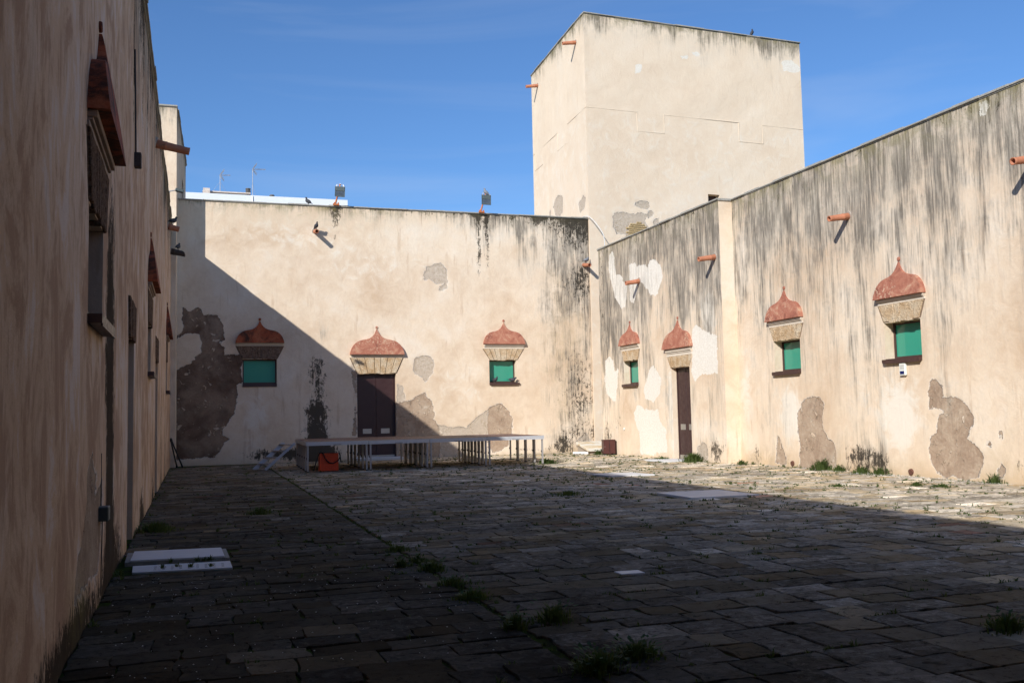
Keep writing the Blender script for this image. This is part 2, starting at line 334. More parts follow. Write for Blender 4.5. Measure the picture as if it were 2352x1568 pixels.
class B:                                              # collects shapes for one mesh
    def __init__(s): s.V = []; s.F = []
    def add(s, v, f):
        n = len(s.V); s.V += [tuple(x) for x in v]; s.F += [tuple(i+n for i in q) for q in f]; return s
    def box(s, a, b):
        (x0, y0, z0), (x1, y1, z1) = a, b
        return s.add([(x0, y0, z0), (x1, y0, z0), (x1, y1, z0), (x0, y1, z0), (x0, y0, z1), (x1, y0, z1), (x1, y1, z1), (x0, y1, z1)], BF)
    def pbox(s, P, u0, u1, d0, d1, z0, z1):
        return s.add([P(u0, d0, z0), P(u1, d0, z0), P(u1, d1, z0), P(u0, d1, z0), P(u0, d0, z1), P(u1, d0, z1), P(u1, d1, z1), P(u0, d1, z1)], BF)
    def obox(s, c, ax, ay, az):                        # oriented box: centre and three half axes
        c, ax, ay, az = map(Vector, (c, ax, ay, az))
        return s.add([c+i*ax+j*ay+k*az for k in (-1, 1) for i, j in ((-1, -1), (1, -1), (1, 1), (-1, 1))], BF)
    def bar(s, a, b, w, h=None, up=(0, 0, 1)):
        a, b = Vector(a), Vector(b); h = h or w; d = (b-a); L = d.length; d = d.normalized()
        sx = d.cross(Vector(up)); sx = sx.normalized() if sx.length > 1e-4 else Vector((1, 0, 0)); sz = sx.cross(d)
        return s.obox((a+b)/2, sx*w/2, d*L/2, sz*h/2)
    def tube(s, pts, r, n=10, cap=True):
        pts = [Vector(p) for p in pts]; rs = r if isinstance(r, (list, tuple)) else [r]*len(pts); base = len(s.V); up = Vector((0.13, 0.21, 0.97))
        for i, p in enumerate(pts):
            d = (pts[min(i+1, len(pts)-1)]-pts[max(i-1, 0)]).normalized(); x = d.cross(up)
            x = x.normalized() if x.length > 1e-3 else Vector((1, 0, 0)); y = d.cross(x)
            for k in range(n):
                a = 2*math.pi*k/n; s.V.append(tuple(p+rs[i]*(math.cos(a)*x+math.sin(a)*y)))
        for i in range(len(pts)-1):
            for k in range(n):
                a, b = base+i*n+k, base+i*n+(k+1) % n; s.F.append((a, b, b+n, a+n))
        if cap: s.F.append(tuple(base+k for k in range(n))); s.F.append(tuple(base+(len(pts)-1)*n+k for k in reversed(range(n))))
        return s
    def prism(s, poly, f0, f1):                         # polygon extruded between two mappings
        n = len(poly); v = [f0(*p) for p in poly]+[f1(*p) for p in poly]
        return s.add(v, [tuple(range(n)), tuple(reversed(range(n, 2*n)))]+[(i, n+i, n+(i+1) % n, (i+1) % n) for i in range(n)])
    def mk(s, name, mat, parent=None, **k): return mesh(name, s.V, s.F, mat, parent, **k)

# ------------------------------------------------------------------ wear maps for the walls
POLY = {'far': {'loss': [[(-0.45, 6.17), (-0.33, 6.13), (-0.28, 5.98), (-0.12, 6.05), (0.07, 6.21), (0.22, 6.11), (0.34, 5.86), (0.7, 5.9), (0.94, 5.81), (1.03, 5.64), (1.07, 5.33), (1.11, 4.98), (1.04, 4.83), (0.87, 4.83), (1.13, 4.57), (1.09, 4.32), (1.77, 4.34), (1.79, 3.18), (1.57, 3.15), (1.6, 2.65), (1.52, 2.05), (1.28, 1.7), (1.07, 1.45), (1.09, 1.15), (1.33, 1.02), (1.09, 0.8), (0.76, 0.32), (-0.98, 0.23), (-1.0, 3.68), (-0.74, 3.72), (-0.06, 4.07), (0.2, 4.47), (0.22, 4.87), (0.12, 5.17), (-0.3, 5.17), (-0.49, 5.02), (-1.01, 4.87), (-0.47, 5.22), (-0.45, 5.57), (-0.5, 5.97)], [(7.97, 2.31), (8.46, 2.36), (8.79, 2.49), (9.23, 2.72), (9.5, 2.34), (9.61, 1.8), (9.54, 1.56), (9.76, 1.37), (9.92, 0.94), (9.74, -0.07), (7.95, -0.01)], [(6.12, 3.63), (6.35, 3.66), (6.33, 1.01), (6.12, 1.02), (6.21, 1.85), (6.34, 2.53), (6.11, 3.32)], [(11.97, 1.97), (12.26, 2.16), (12.6, 2.19), (12.94, 1.85), (13.08, 1.4), (13.04, 0.91), (12.85, 0.37), (12.22, 0.11), (11.93, 0.34)]], 'grey': [[(9.76, 1.34), (10.48, 1.26), (11.04, 1.22), (11.45, 1.66), (11.97, 1.95), (11.93, 0.34), (11.98, -0.12), (9.91, -0.05)], [(9.36, 8.1), (9.87, 8.2), (9.98, 8.23), (10.23, 7.99), (10.31, 7.49), (10.22, 7.16), (9.96, 7.07), (9.88, 7.21), (10.11, 7.38), (9.8, 7.34), (9.52, 7.53), (9.24, 7.47), (9.22, 7.74)], [(8.75, 3.85), (8.81, 4.18), (9.09, 4.28), (9.47, 4.28), (9.66, 3.96), (9.57, 3.63), (9.24, 3.2), (9.08, 3.42), (8.8, 3.53)], [(8.04, 3.06), (8.25, 3.0), (8.36, 2.68), (8.3, 2.41), (8.03, 2.36)], [(15.98, 0.47), (16.14, 0.59), (16.32, 0.77), (16.43, 0.86), (16.49, 0.86), (16.6, 0.74), (16.68, 0.62), (16.67, 0.45)]]}, 'sec': {'white': [[(36.04, 8.29), (35.72, 8.32), (35.58, 8.08), (35.56, 7.68), (35.4, 7.33), (35.01, 7.31), (34.81, 6.99), (34.45, 6.81), (34.48, 6.3), (34.66, 5.94), (34.96, 5.88), (35.25, 6.14), (35.62, 6.44), (35.82, 6.86), (36.03, 7.29), (36.16, 7.77)], [(34.15, 7.47), (34.02, 7.6), (33.67, 7.52), (33.46, 7.36), (33.04, 7.42), (32.57, 7.22), (32.36, 7.4), (31.96, 7.4), (31.59, 7.16), (31.36, 6.86), (31.38, 6.57), (31.65, 6.37), (31.86, 6.04), (32.32, 6.1), (32.7, 6.39), (33.09, 6.68), (33.44, 6.67), (33.61, 6.32), (33.85, 5.97), (34.13, 6.07), (34.17, 6.58)], [(36.76, 3.9), (36.34, 4.04), (35.96, 3.85), (35.83, 3.38), (35.51, 3.5), (35.55, 2.98), (35.84, 2.15), (36.15, 2.22), (36.69, 2.5), (36.9, 3.04)], [(32.94, 3.0), (32.64, 3.41), (32.37, 3.44), (32.0, 3.2), (31.77, 2.84), (31.86, 2.43), (32.47, 2.09), (33.13, 2.22), (33.25, 2.53)], [(34.15, 1.74), (33.7, 2.05), (33.29, 1.86), (32.62, 1.79), (32.1, 1.79), (32.0, 1.43), (31.52, 1.08), (31.45, 0.28), (32.21, 0.2), (32.74, 0.09), (33.69, 0.15), (33.71, 0.94), (34.04, 1.25)], [(29.32, 4.56), (29.03, 4.67), (28.61, 4.44), (27.69, 4.2), (27.73, 2.94), (28.72, 2.96), (29.28, 2.77), (29.43, 2.97)]], 'grey': [[(29.28, 0.45), (28.94, 0.66), (28.62, 0.6), (28.55, 0.21), (28.72, 0.01), (29.15, 0.02)]]}, 'near': {'loss': [[(24.12, 1.71), (23.89, 1.92), (23.63, 2.04), (23.38, 2.09), (23.06, 2.0), (22.89, 1.85), (22.93, 1.65), (23.02, 1.45), (22.99, 1.16), (22.78, 0.92), (22.52, 0.78), (22.43, 0.44), (22.49, 0.1), (23.54, -0.07), (24.16, 0.0), (24.12, 0.59), (24.19, 1.1)], [(25.26, 0.8), (25.19, 0.92), (25.0, 0.62), (24.8, 0.31), (24.81, 0.07), (25.09, 0.01), (25.34, 0.16)], [(18.8, 2.16), (18.64, 2.41), (18.52, 2.4), (18.37, 2.19), (18.36, 1.94), (18.19, 1.91), (18.03, 1.96), (17.76, 1.84), (17.59, 1.68), (17.45, 1.48), (17.46, 1.32), (17.6, 1.2), (17.65, 0.96), (17.37, 0.77), (17.19, 0.58), (17.28, 0.38), (17.43, 0.08), (17.9, 0.01), (18.11, 0.1), (18.39, 0.04), (18.72, 0.15), (18.92, 0.6), (18.87, 0.9), (18.62, 1.11), (18.6, 1.4), (18.38, 1.61), (18.66, 1.69), (18.81, 1.63), (18.85, 1.87)], [(16.86, 0.28), (16.73, 0.46), (16.64, 0.33), (16.68, 0.14), (16.9, 0.09)], [(17.11, 0.87), (17.01, 0.89), (16.98, 0.8), (17.09, 0.78)], [(16.75, 1.13), (16.69, 1.13), (16.67, 1.04), (16.72, 1.02)]], 'white': [[(16.77, 8.56), (16.44, 8.58), (16.46, 8.36), (16.61, 8.24), (16.71, 8.27)]]}, 'tf': {'grey': [[(1.18, 10.72), (1.63, 10.86), (2.37, 10.79), (2.7, 10.92), (3.03, 10.82), (2.86, 10.51), (3.01, 10.26), (3.09, 10.04), (2.42, 9.79), (1.92, 9.61), (1.84, 9.83), (1.36, 9.88), (1.21, 10.17)], [(2.3, 11.27), (2.64, 11.44), (3.1, 11.43), (3.18, 11.28), (3.0, 11.08), (2.63, 11.1)], [(3.04, 10.93), (3.25, 11.02), (3.33, 10.8), (3.11, 10.71)], [(3.23, 10.57), (3.53, 10.7), (3.61, 10.44), (3.35, 10.35)]], 'white': [[(2.6, 17.85), (2.78, 17.97), (2.93, 17.89), (2.9, 17.58), (2.72, 17.45), (2.6, 17.51)], [(10.77, 18.97), (11.15, 19.07), (11.53, 19.06), (11.91, 18.81), (11.89, 18.52), (10.93, 18.46)], [(5.03, 18.59), (5.47, 18.68), (5.5, 18.49), (5.11, 18.43)], [(5.69, 18.87), (6.0, 18.9), (6.19, 18.73), (5.73, 18.63)]]}, 'tl': {'grey': [[(4.68, 12.48), (4.16, 12.52), (3.64, 12.28), (3.74, 11.56), (4.25, 11.38), (4.87, 11.67), (5.23, 12.11)], [(1.4, 11.44), (0.72, 11.66), (0.37, 11.51), (0.56, 11.03), (1.21, 10.98)], [(5.89, 12.17), (5.55, 12.02), (5.58, 11.7), (5.91, 11.85)]]}, 'left': {'loss': [[(9.44, 1.48), (9.67, 1.35), (9.98, 1.31), (10.03, 1.23), (9.86, 1.06), (10.5, 1.17), (10.45, 0.5), (9.94, 0.36), (8.29, 0.35), (8.48, 0.62), (8.75, 0.71), (9.09, 1.05), (9.12, 1.32)]]}}
def sdf(u, z, poly):
    p = np.asarray(poly, float); n = len(p); best = np.full(u.shape, 9.0); ins = np.zeros(u.shape, bool)
    for i in range(n):
        a, b = p[i], p[(i+1) % n]; e = b-a; L = max(float(e@e), 1e-9)
        t = np.clip(((u-a[0])*e[0]+(z-a[1])*e[1])/L, 0, 1)
        best = np.minimum(best, np.hypot(u-a[0]-t*e[0], z-a[1]-t*e[1]))
        c = (a[1] > z) != (b[1] > z)
        xx = (b[0]-a[0])*(z-a[1])/((b[1]-a[1]) if abs(b[1]-a[1]) > 1e-9 else 1e-9)+a[0]
        ins ^= c & (u < xx)
    return np.where(ins, best, -best)
def field(u, z, polys):
    out = np.full(u.shape, -1.0)
    for q in polys:
        a = np.asarray(q); m = (u > a[:, 0].min()-0.7) & (u < a[:, 0].max()+0.7) & (z > a[:, 1].min()-0.7) & (z < a[:, 1].max()+0.7)
        out[m] = np.maximum(out[m], sdf(u[m], z[m], q))
    return np.clip(out, -1, 1)
def gs(u, z, cu, cz, su, sz, a): return a*np.exp(-((u-cu)/su)**2-((z-cz)/sz)**2)
def n1(u, sc, seed):                                   # smooth 1-D noise 0..1
    r = np.random.default_rng(seed); k = r.random(4096); x = u*sc+1000; i = np.floor(x).astype(int); f = x-i; f = f*f*(3-2*f)
    return k[i % 4096]*(1-f)+k[(i+1) % 4096]*f
def n2(u, z, sc, seed):
    r = np.random.default_rng(seed); s = np.zeros(u.shape)
    for k in range(7):
        a = r.random()*6.28; w = sc*(0.6+1.6*r.random()); s += np.sin((u*math.cos(a)+z*math.sin(a))*w+r.random()*6.28)
    return s/7
def topdrip(u, z, zt, A, L, seed):
    ln = L*(0.45+1.1*n1(u, 1.1, seed)**1.3)*(0.75+0.5*n1(u, 3.4, seed+1)); return A*(0.75+0.5*n1(u, 0.9, seed+2))*np.exp(-np.maximum(zt-z, 0)/np.maximum(ln, 0.05))
def lerp(u, pts): return np.interp(u, [p[0] for p in pts], [p[1] for p in pts])

def wear_far(u, z):
    A = lerp(u, [(-1, 0.35), (1, 0.6), (5, 0.9), (6.5, 0.75), (10, 0.8), (12, 1.05), (14.5, 1.1), (15.5, 1.25), (17, 1.3)])
    L = lerp(u, [(-1, 0.25), (5, 0.38), (11, 0.5), (13, 0.6), (14.6, 1.1), (15.6, 1.9), (17, 1.9)])
    st = topdrip(u, z, 10.45, A, L, 3)
    bl = np.zeros_like(u)
    for cu, zb, w, a in ((5.5, 8.5, 0.20, 0.62), (5.7, 9.6, 0.14, 0.45), (11.70, 7.0, 0.14, 0.66), (12.06, 7.2, 0.13, 0.62), (11.4, 9.2, 0.12, 0.4), (13.2, 9.5, 0.14, 0.35), (9.6, 9.8, 0.3, 0.3), (14.4, 9.2, 0.25, 0.35)):
        bl += a*np.exp(-((u-cu-0.02*np.sin(z*2.3))/w)**2)*np.clip((z-zb)/1.6, 0, 1)**0.7
    bl += lerp(u, [(-1, 0.15), (5, 0.4), (10, 0.5), (13, 0.6), (15, 0.62), (16.8, 0.65)])*np.exp(-(10.45-z)/lerp(u, [(0, 0.16), (11, 0.22), (15, 0.5), (17, 0.6)]))
    for q in ((16.2, 9.2, 0.8, 0.8, 0.28), (16.45, 7.9, 0.35, 0.5, 0.38), (16.4, 6.7, 0.4, 0.9, 0.22), (16.2, 3.6, 0.5, 1.0, 0.20), (16.2, 1.9, 0.5, 0.5, 0.28), (16.05, 0.9, 0.4, 0.45, 0.40), (15.35, 0.45, 0.35, 0.45, 0.55), (16.8, 1.0, 0.25, 0.4, 0.35),
              (4.75, 4.05, 0.42, 0.42, 0.52), (4.70, 3.4, 0.52, 0.5, 0.52), (4.78, 2.7, 0.32, 0.5, 0.55), (4.66, 2.05, 0.55, 0.35, 0.66), (4.70, 1.2, 0.50, 0.8, 1.0), (4.75, 0.4, 0.65, 0.5, 1.0), (2.9, 0.35, 1.4, 0.28, 0.75), (4.6, 0.3, 1.2, 0.3, 0.6), (4.95, 5.0, 0.35, 0.3, 0.25), (8.5, 0.15, 1.2, 0.2, 0.4), (14, 0.2, 1.2, 0.18, 0.45)):
        bl += gs(u, z, *q)
    st += 0.34*lerp(u, [(13.4, 0), (15.2, 1), (17, 1.1)])*(0.6+0.8*n1(z, 0.9, 77))
    bl += 0.24*lerp(u, [(14.3, 0), (15.6, 1), (17, 1.25)])*(0.3+1.2*n1(z, 0.8, 79))
    st += gs(u, z, 16.2, 9.0, 1.0, 1.2, 0.45)+gs(u, z, 16.3, 6.0, 0.6, 1.6, 0.22)+gs(u, z, 15.7, 3.3, 0.8, 1.2, 0.22)+gs(u, z, 4.9, 5.2, 0.4, 0.5, 0.5)
    pale = gs(u, z, 2.3, 1.7, 0.7, 1.2, 0.6)+gs(u, z, 3.5, 9.3, 2.5, 0.7, 0.35)+gs(u, z, 7, 8, 3, 1.2, 0.3)+gs(u, z, 10.8, 3.0, 1.6, 1.2, 0.35)+gs(u, z, 3.5, 5.4, 2.5, 0.8, 0.2)
    damp = gs(u, z, 5.5, 1.0, 1.2, 1.2, 0.4)+gs(u, z, 15.6, 5, 1.5, 7, 0.60)+gs(u, z, 12.4, 2.6, 0.25, 0.4, 0.4)+0.55*np.exp(-z/0.25)
    moss = 0.9*np.exp(-(10.45-z)/0.35)*lerp(u, [(-1, 0.3), (2, 0.8), (6, 0.9), (11, 0.3), (17, 0.1)])
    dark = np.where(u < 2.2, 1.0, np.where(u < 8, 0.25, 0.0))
    return dict(stain=st, black=bl, pale=pale, damp=damp, moss=moss, dark=dark, drip=0.1+0*u)
def wear_near(u, z):
    st = topdrip(u, z, 8.6, 0.95, 2.6, 21)+lerp(z, [(0.0, 0.10), (2.0, 0.13), (4.2, 0.22), (5.6, 0.32), (7.0, 0.46), (8.6, 0.62)])*(0.7+0.6*n1(u, 0.7, 71))
    bl = 0.36*np.exp(-(8.6-z)/1.2)*(0.5+0.9*n1(u, 0.9, 81))+gs(u, z, 21.45, 0.46, 0.60, 0.36, 0.80)+gs(u, z, 20.6, 0.32, 0.45, 0.3, 0.62)+gs(u, z, 26.4, 0.35, 0.3, 0.3, 0.5)+gs(u, z, 16.2, 0.4, 0.3, 0.3, 0.4)+gs(u, z, 24, 0.1, 4, 0.14, 0.3)
    st += gs(u, z, 21.2, 0.5, 0.7, 0.4, 0.5)
    pale = gs(u, z, 24.5, 1.6, 0.7, 1.0, 0.85)+gs(u, z, 19.9, 1.5, 0.8, 0.9, 1.0)+gs(u, z, 26.8, 2.4, 0.5, 1.6, 0.5)+gs(u, z, 21.3, 2.2, 0.4, 0.6, 0.4)
    damp = 0.85*np.exp(-z/0.40)+0.30*n1(u, 0.45, 91)*np.clip((5.5-z)/3, 0, 1)+gs(u, z, 22, 1.4, 3, 1.0, 0.15)
    moss = 0.8*np.exp(-(8.6-z)/0.4)
    return dict(stain=st, black=bl, pale=pale, damp=damp, moss=moss, dark=0*u, drip=0.15+0*u)
def wear_sec(u, z):
    st = topdrip(u, z, 8.6, 0.95, 2.6, 31)+lerp(z, [(0.0, 0.10), (2.0, 0.14), (3.6, 0.22), (5.2, 0.32), (7.0, 0.47), (8.6, 0.65)])*(0.7+0.6*n1(u, 0.8, 73))+gs(u, z, 36.9, 5.5, 0.7, 3.5, 0.7)+gs(u, z, 35.5, 5.5, 1.5, 1.5, 0.45)
    bl = 0.36*np.exp(-(8.6-z)/1.2)*(0.5+0.9*n1(u, 0.9, 83))+gs(u, z, 36.9, 6.2, 0.35, 2.2, 0.42)+gs(u, z, 36.2, 4.5, 0.6, 1.2, 0.30)+gs(u, z, 36.7, 0.7, 0.5, 0.9, 0.6)+gs(u, z, 28.0, 0.42, 0.55, 0.45, 0.75)+gs(u, z, 35.6, 1.3, 0.5, 0.7, 0.35)+gs(u, z, 32, 0.08, 4, 0.12, 0.35)
    pale = gs(u, z, 28.2, 5.0, 0.5, 1.0, 0.9)+gs(u, z, 30.9, 1.8, 0.4, 2.2, 0.7)
    damp = 0.55*np.exp(-z/0.35)
    moss = 0.6*np.exp(-(8.6-z)/0.35)
    return dict(stain=st, black=bl, pale=pale, damp=damp, moss=moss, dark=0*u, drip=0.1+0*u)
def wear_left(u, z):
    st = topdrip(u, z, 9.1, 1.0, 1.6, 41)*(0.5+0.8*n1(u, 1.3, 47))
    bl = 0.85*np.exp(-(9.1-z)/1.5)*(0.35+0.9*n1(u, 2.4, 44))*lerp(u, [(6, 0.5), (14, 1.0), (38, 1.1)])
    bl += 1.25*np.exp(-((u-11.35-0.10*np.sin(z*1.7))/0.55)**2)*np.clip((5.2-z)/2.2, 0, 1)+gs(u, z, 12.3, 0.2, 1.1, 0.5, 0.6)+gs(u, z, 18.2, 0.2, 0.7, 0.5, 0.7)+gs(u, z, 23.0, 0.2, 0.6, 0.7, 0.8)+gs(u, z, 28.5, 1.0, 0.5, 2.5, 0.7)+gs(u, z, 32, 0.5, 0.5, 1.5, 0.7)+gs(u, z, 8.0, 0.12, 2.5, 0.28, 0.75)+0.35*np.exp(-z/0.25)+gs(u, z, 15, 7.2, 0.12, 1.4, 0.7)
    for cu in (17.5, 19.2, 26.2, 27.6, 30.3, 33.6, 35.2): bl += 0.7*np.exp(-((u-cu)/0.16)**2)*np.clip((z-5.5)/3, 0, 1)
    pale = 0.55*n1(u, 0.9, 45)*np.clip((z-2.5)/3, 0, 1)+gs(u, z, 17.5, 1.8, 1.2, 1.2, 0.5)
    damp = 0.7*np.exp(-z/0.4)+gs(u, z, 8.2, 0.4, 0.5, 0.4, 0.5)
    return dict(stain=st, black=bl, pale=pale, damp=damp, moss=gs(u, z, 8.6, 0.25, 0.6, 0.3, 0.5), dark=0.25+0*u, drip=1.0+0*u)
def wear_tower(u, z):
    st = topdrip(u, z, 20.0, 0.85, 0.7, 51); bl = 0.22*np.exp(-(20-z)/0.45)
    return dict(stain=st, black=bl, pale=0.25*np.clip((15.6-z)/0.2, 0, 1), damp=gs(u, z, 2.5, 12.5, 2, 1.2, 0.3), moss=0.8*np.exp(-(20-z)/0.3), dark=0*u, drip=0*u)
def wear_plain(u, z):
    zt = z.max(); return dict(stain=topdrip(u, z, zt, 0.8, 1.0, 61), black=0*u, pale=0*u, damp=0.4*np.exp(-np.maximum(z, 0)/0.4), moss=0.4*np.exp(-(zt-z)/0.4), dark=0*u, drip=0.2+0*u)

def wall_mesh(name, P, u0, u1, z0, z1, openings, wear, polys, mat, parent, step=0.08, thick=0.6, reveal=0.33, amp=0.010, seed=1, caps=True):
    def axis(a, b, cuts):
        g = np.linspace(a, b, max(2, int(round((b-a)/step))+1)); g = [x for x in g if all(abs(x-c) > step*0.4 for c in cuts)]
        return np.array(sorted(set(list(g)+list(cuts)+[a, b])))
    us = axis(u0, u1, [c for o in openings for c in o[:2] if u0 < c < u1]); zs = axis(z0, z1, [c for o in openings for c in o[2:] if z0 < c < z1])
    U, Z = np.meshgrid(us, zs, indexing='ij'); U = U.ravel(); Z = Z.ravel(); nz = len(zs)
    d = amp*(n2(U, Z, 1.1, seed)+0.6*n2(U, Z, 3.2, seed+1))
    damp = np.ones_like(U)
    for o in openings:
        du = np.maximum(np.maximum(o[0]-U, U-o[1]), 0); dz = np.maximum(np.maximum(o[2]-Z, Z-o[3]), 0); damp = np.minimum(damp, np.clip(np.hypot(du, dz)/0.3, 0, 1))
    edge = np.clip(np.minimum(np.minimum(U-u0, u1-U), z1-Z)/0.3, 0, 1)
    d *= damp*edge
    for k_ in ('loss', 'grey'):
        if polys.get(k_): d -= 0.016*np.clip((field(U, Z, polys[k_])+0.03)/0.05, 0, 1)*damp
    o0 = np.array(P(0, 0, 0)); eu = np.array(P(1, 0, 0))-o0; ed = np.array(P(0, 1, 0))-o0; ez = np.array(P(0, 0, 1))-o0
    V = (o0+U[:, None]*eu+d[:, None]*ed+Z[:, None]*ez)
    flip = np.dot(np.cross(eu, ez), ed) < 0
    F = []
    uc = (us[:-1]+us[1:])/2; zc = (zs[:-1]+zs[1:])/2
    solid = np.ones((len(uc), len(zc)), bool)
    for o in openings: solid &= ~((uc[:, None] > o[0]) & (uc[:, None] < o[1]) & (zc[None] > o[2]) & (zc[None] < o[3]))
    ii, jj = np.nonzero(solid); a = ii*nz+jj
    q = np.stack([a, a+nz, a+nz+1, a+1], 1); F = (q[:, ::-1] if flip else q).tolist()
    V = V.tolist(); extra = B()
    for o in openings:
        a, b, c, e = o; r = reveal
        for w in (((a, c), (a, e)), ((b, c), (b, e)), ((a, e), (b, e)), ((a, c), (b, c))):
            (ua, za), (ub, zb) = w; extra.add([P(ua, 0, za), P(ub, 0, zb), P(ub, -r, zb), P(ua, -r, za)], [(0, 1, 2, 3)])
    T = -thick
    for w in (((u0, z0), (u0, z1)), ((u1, z0), (u1, z1)), ((u0, z1), (u1, z1))) if caps else ():
        (ua, za), (ub, zb) = w; extra.add([P(ua, 0, za), P(ub, 0, zb), P(ub, T, zb), P(ua, T, za)], [(0, 1, 2, 3)])
    if caps: extra.add([P(u0, T, z0), P(u1, T, z0), P(u1, T, z1), P(u0, T, z1)], [(0, 1, 2, 3)])
    n = len(V); V += [list(map(float, v)) for v in extra.V]; F += [[i+n for i in f] for f in extra.F]
    at = wear(U, Z); m = len(extra.V)
    for k in ('loss', 'grey', 'white'): at[k] = field(U, Z, polys.get(k, []))
    at = {k: np.concatenate([v, np.full(m, -1.0 if k in ('loss', 'grey', 'white') else 0.0)]) for k, v in at.items()}
    o = mesh(name, V, F, mat, parent, attrs=at, recalc=False)
    me = o.data; sm = np.zeros(len(me.polygons), bool); sm[:len(q)] = True; me.polygons.foreach_set('use_smooth', sm)
    return o

def coping(P, u0, u1, z, parent, thick=0.7, over=0.06, h=0.075):
    b = B(); n = max(1, int((u1-u0)/0.8)); e = np.linspace(u0, u1, n+1)
    b.pbox(P, u0, u1, -thick, over*0.35, z-0.002, z+0.03)
    for i in range(n): b.pbox(P, e[i]+0.004, e[i+1]-0.004, -thick, over+random.uniform(-0.016, 0.014), z+0.026, z+h+random.uniform(-0.014, 0.016))
    return b.mk('coping', 'coping', parent, bevel=0.006)

# ------------------------------------------------------------------ window, door, hood builders
PROF = [(0, 1.0), (0.10, 0.985), (0.20, 0.955), (0.29, 0.915), (0.37, 0.865), (0.44, 0.80), (0.50, 0.725), (0.54, 0.64), (0.568, 0.54), (0.59, 0.43), (0.62, 0.32), (0.67, 0.225), (0.73, 0.155), (0.80, 0.10), (0.88, 0.06), (0.95, 0.032), (1.0, 0.014)]
def hood(P, uc, z0, half, hh, parent, mat='hood', proj=0.14, ball=0.055):
    b = B(); left = []; right = []
    for t, w in PROF:
        d = proj*(1-t)**0.8+0.028; z = z0+t*hh
        left.append((P(uc-w*half, -0.03, z), P(uc-w*half, d, z))); right.append((P(uc+w*half, -0.03, z), P(uc+w*half, d, z)))
    n = len(PROF); V = []
    for (lb, lf), (rb, rf) in zip(left, right): V += [lb, lf, rf, rb]
    F = [(4*i+1, 4*i+2, 4*i+6, 4*i+5) for i in range(n-1)]+[(4*i, 4*i+1, 4*i+5, 4*i+4) for i in range(n-1)]+[(4*i+2, 4*i+3, 4*i+7, 4*i+6) for i in range(n-1)]
    F += [(0, 3, 2, 1), (4*n-4, 4*n-3, 4*n-2, 4*n-1)]
    b.add(V, F); o = b.mk('onion_hood', mat, parent, bevel=0.0)
    zb = z0+hh+ball*1.3; k = 12
    fb = B().prism([(uc+ball*math.cos(6.2832*i/k), zb+ball*math.sin(6.2832*i/k)) for i in range(k)], lambda u, z: P(u, -0.02, z), lambda u, z: P(u, 0.03, z))
    fb.mk('finial', mat, o, bevel=0.008)
    return o
def mouldings(P, uc, z1, z0, half, parent, mat='cream'):
    h = z1-z0; m = B().pbox(P, uc-half*0.965, uc+half*0.965, -0.03, 0.085, z1-h*0.42, z1-0.004); m.pbox(P, uc-half*0.955, uc+half*0.955, -0.03, 0.05, z1-h*0.62, z1-h*0.42-0.002)
    m.mk('moulding', mat, parent, bevel=0.006)
    B().pbox(P, uc-half*0.975, uc+half*0.975, -0.03, 0.022, z0, z1-h*0.62-0.003).mk('frieze', mat, parent, bevel=0.004)
def lintel(P, uc, z1, z0, ht, hb, n, parent, mat='lintel'):
    back = B().prism([(uc-ht-0.03, z1-0.002), (uc+ht+0.03, z1-0.002), (uc+hb+0.03, z0+0.02), (uc-hb-0.03, z0+0.02)], lambda u, z: P(u, -0.05, z), lambda u, z: P(u, 0.006, z)).mk('lintel', 'joint' if mat == 'lintel' else mat, parent)
    cut = np.linspace(-1, 1, n+1)+np.concatenate([[0], rng.uniform(-0.05, 0.05, n-1), [0]])
    for i in range(n):
        a, c = cut[i], cut[i+1]; g = 0.010+0.006*random.random(); zb = z0+random.uniform(-0.02, 0.025); dd = 0.022+random.uniform(0, 0.016)
        mb = (a+c)/2*hb; poly = [(uc+a*ht+g, z1-0.004), (uc+c*ht-g, z1-0.004), (uc+c*hb-g*0.8, zb), (uc+mb, zb+random.uniform(-0.022, 0.015)), (uc+a*hb+g*0.8, zb+random.uniform(-0.02, 0.02))]
        B().prism(poly, lambda u, z: P(u, -0.30, z) if z < z0+0.06 else P(u, -0.04, z), lambda u, z: P(u, dd, z)).mk('lintel_stone', mat, back, bevel=0.008)
    return back
def window(P, u0, u1, z0, z1, parent, pane='pane', depth=0.31, sill_out=0.10, sill=(0.06, 0.10)):
    f = B(); t = 0.055
    f.pbox(P, u0+0.001, u0+t, -depth-0.05, -depth+0.03, z0+0.05, z1-0.001).pbox(P, u1-t, u1-0.001, -depth-0.05, -depth+0.03, z0+0.05, z1-0.001)
    f.pbox(P, u0+t, u1-t, -depth-0.05, -depth+0.028, z1-t, z1-0.001).pbox(P, u0+t, u1-t, -depth-0.05, -depth+0.028, z0+0.05, z0+0.05+t)
    w = f.mk('window', 'frame', parent)
    B().pbox(P, u0+t-0.004, u1-t+0.004, -depth-0.02, -depth-0.008, z0+0.05+t-0.004, z1-t+0.004).mk('pane', pane, w)
    s = B().pbox(P, u0+0.002, u1-0.002, -depth+0.031, 0.0, z0+0.002, z0+0.048).pbox(P, u0-sill[0], u1+sill[1], 0.001, sill_out, z0-0.052, z0+0.03)
    s.pbox(P, u0-sill[0]*0.2, u1+sill[1]*0.2, sill_out-0.012, sill_out+0.004, z0-0.075, z0-0.05).mk('sill', 'frame', w)
    return w
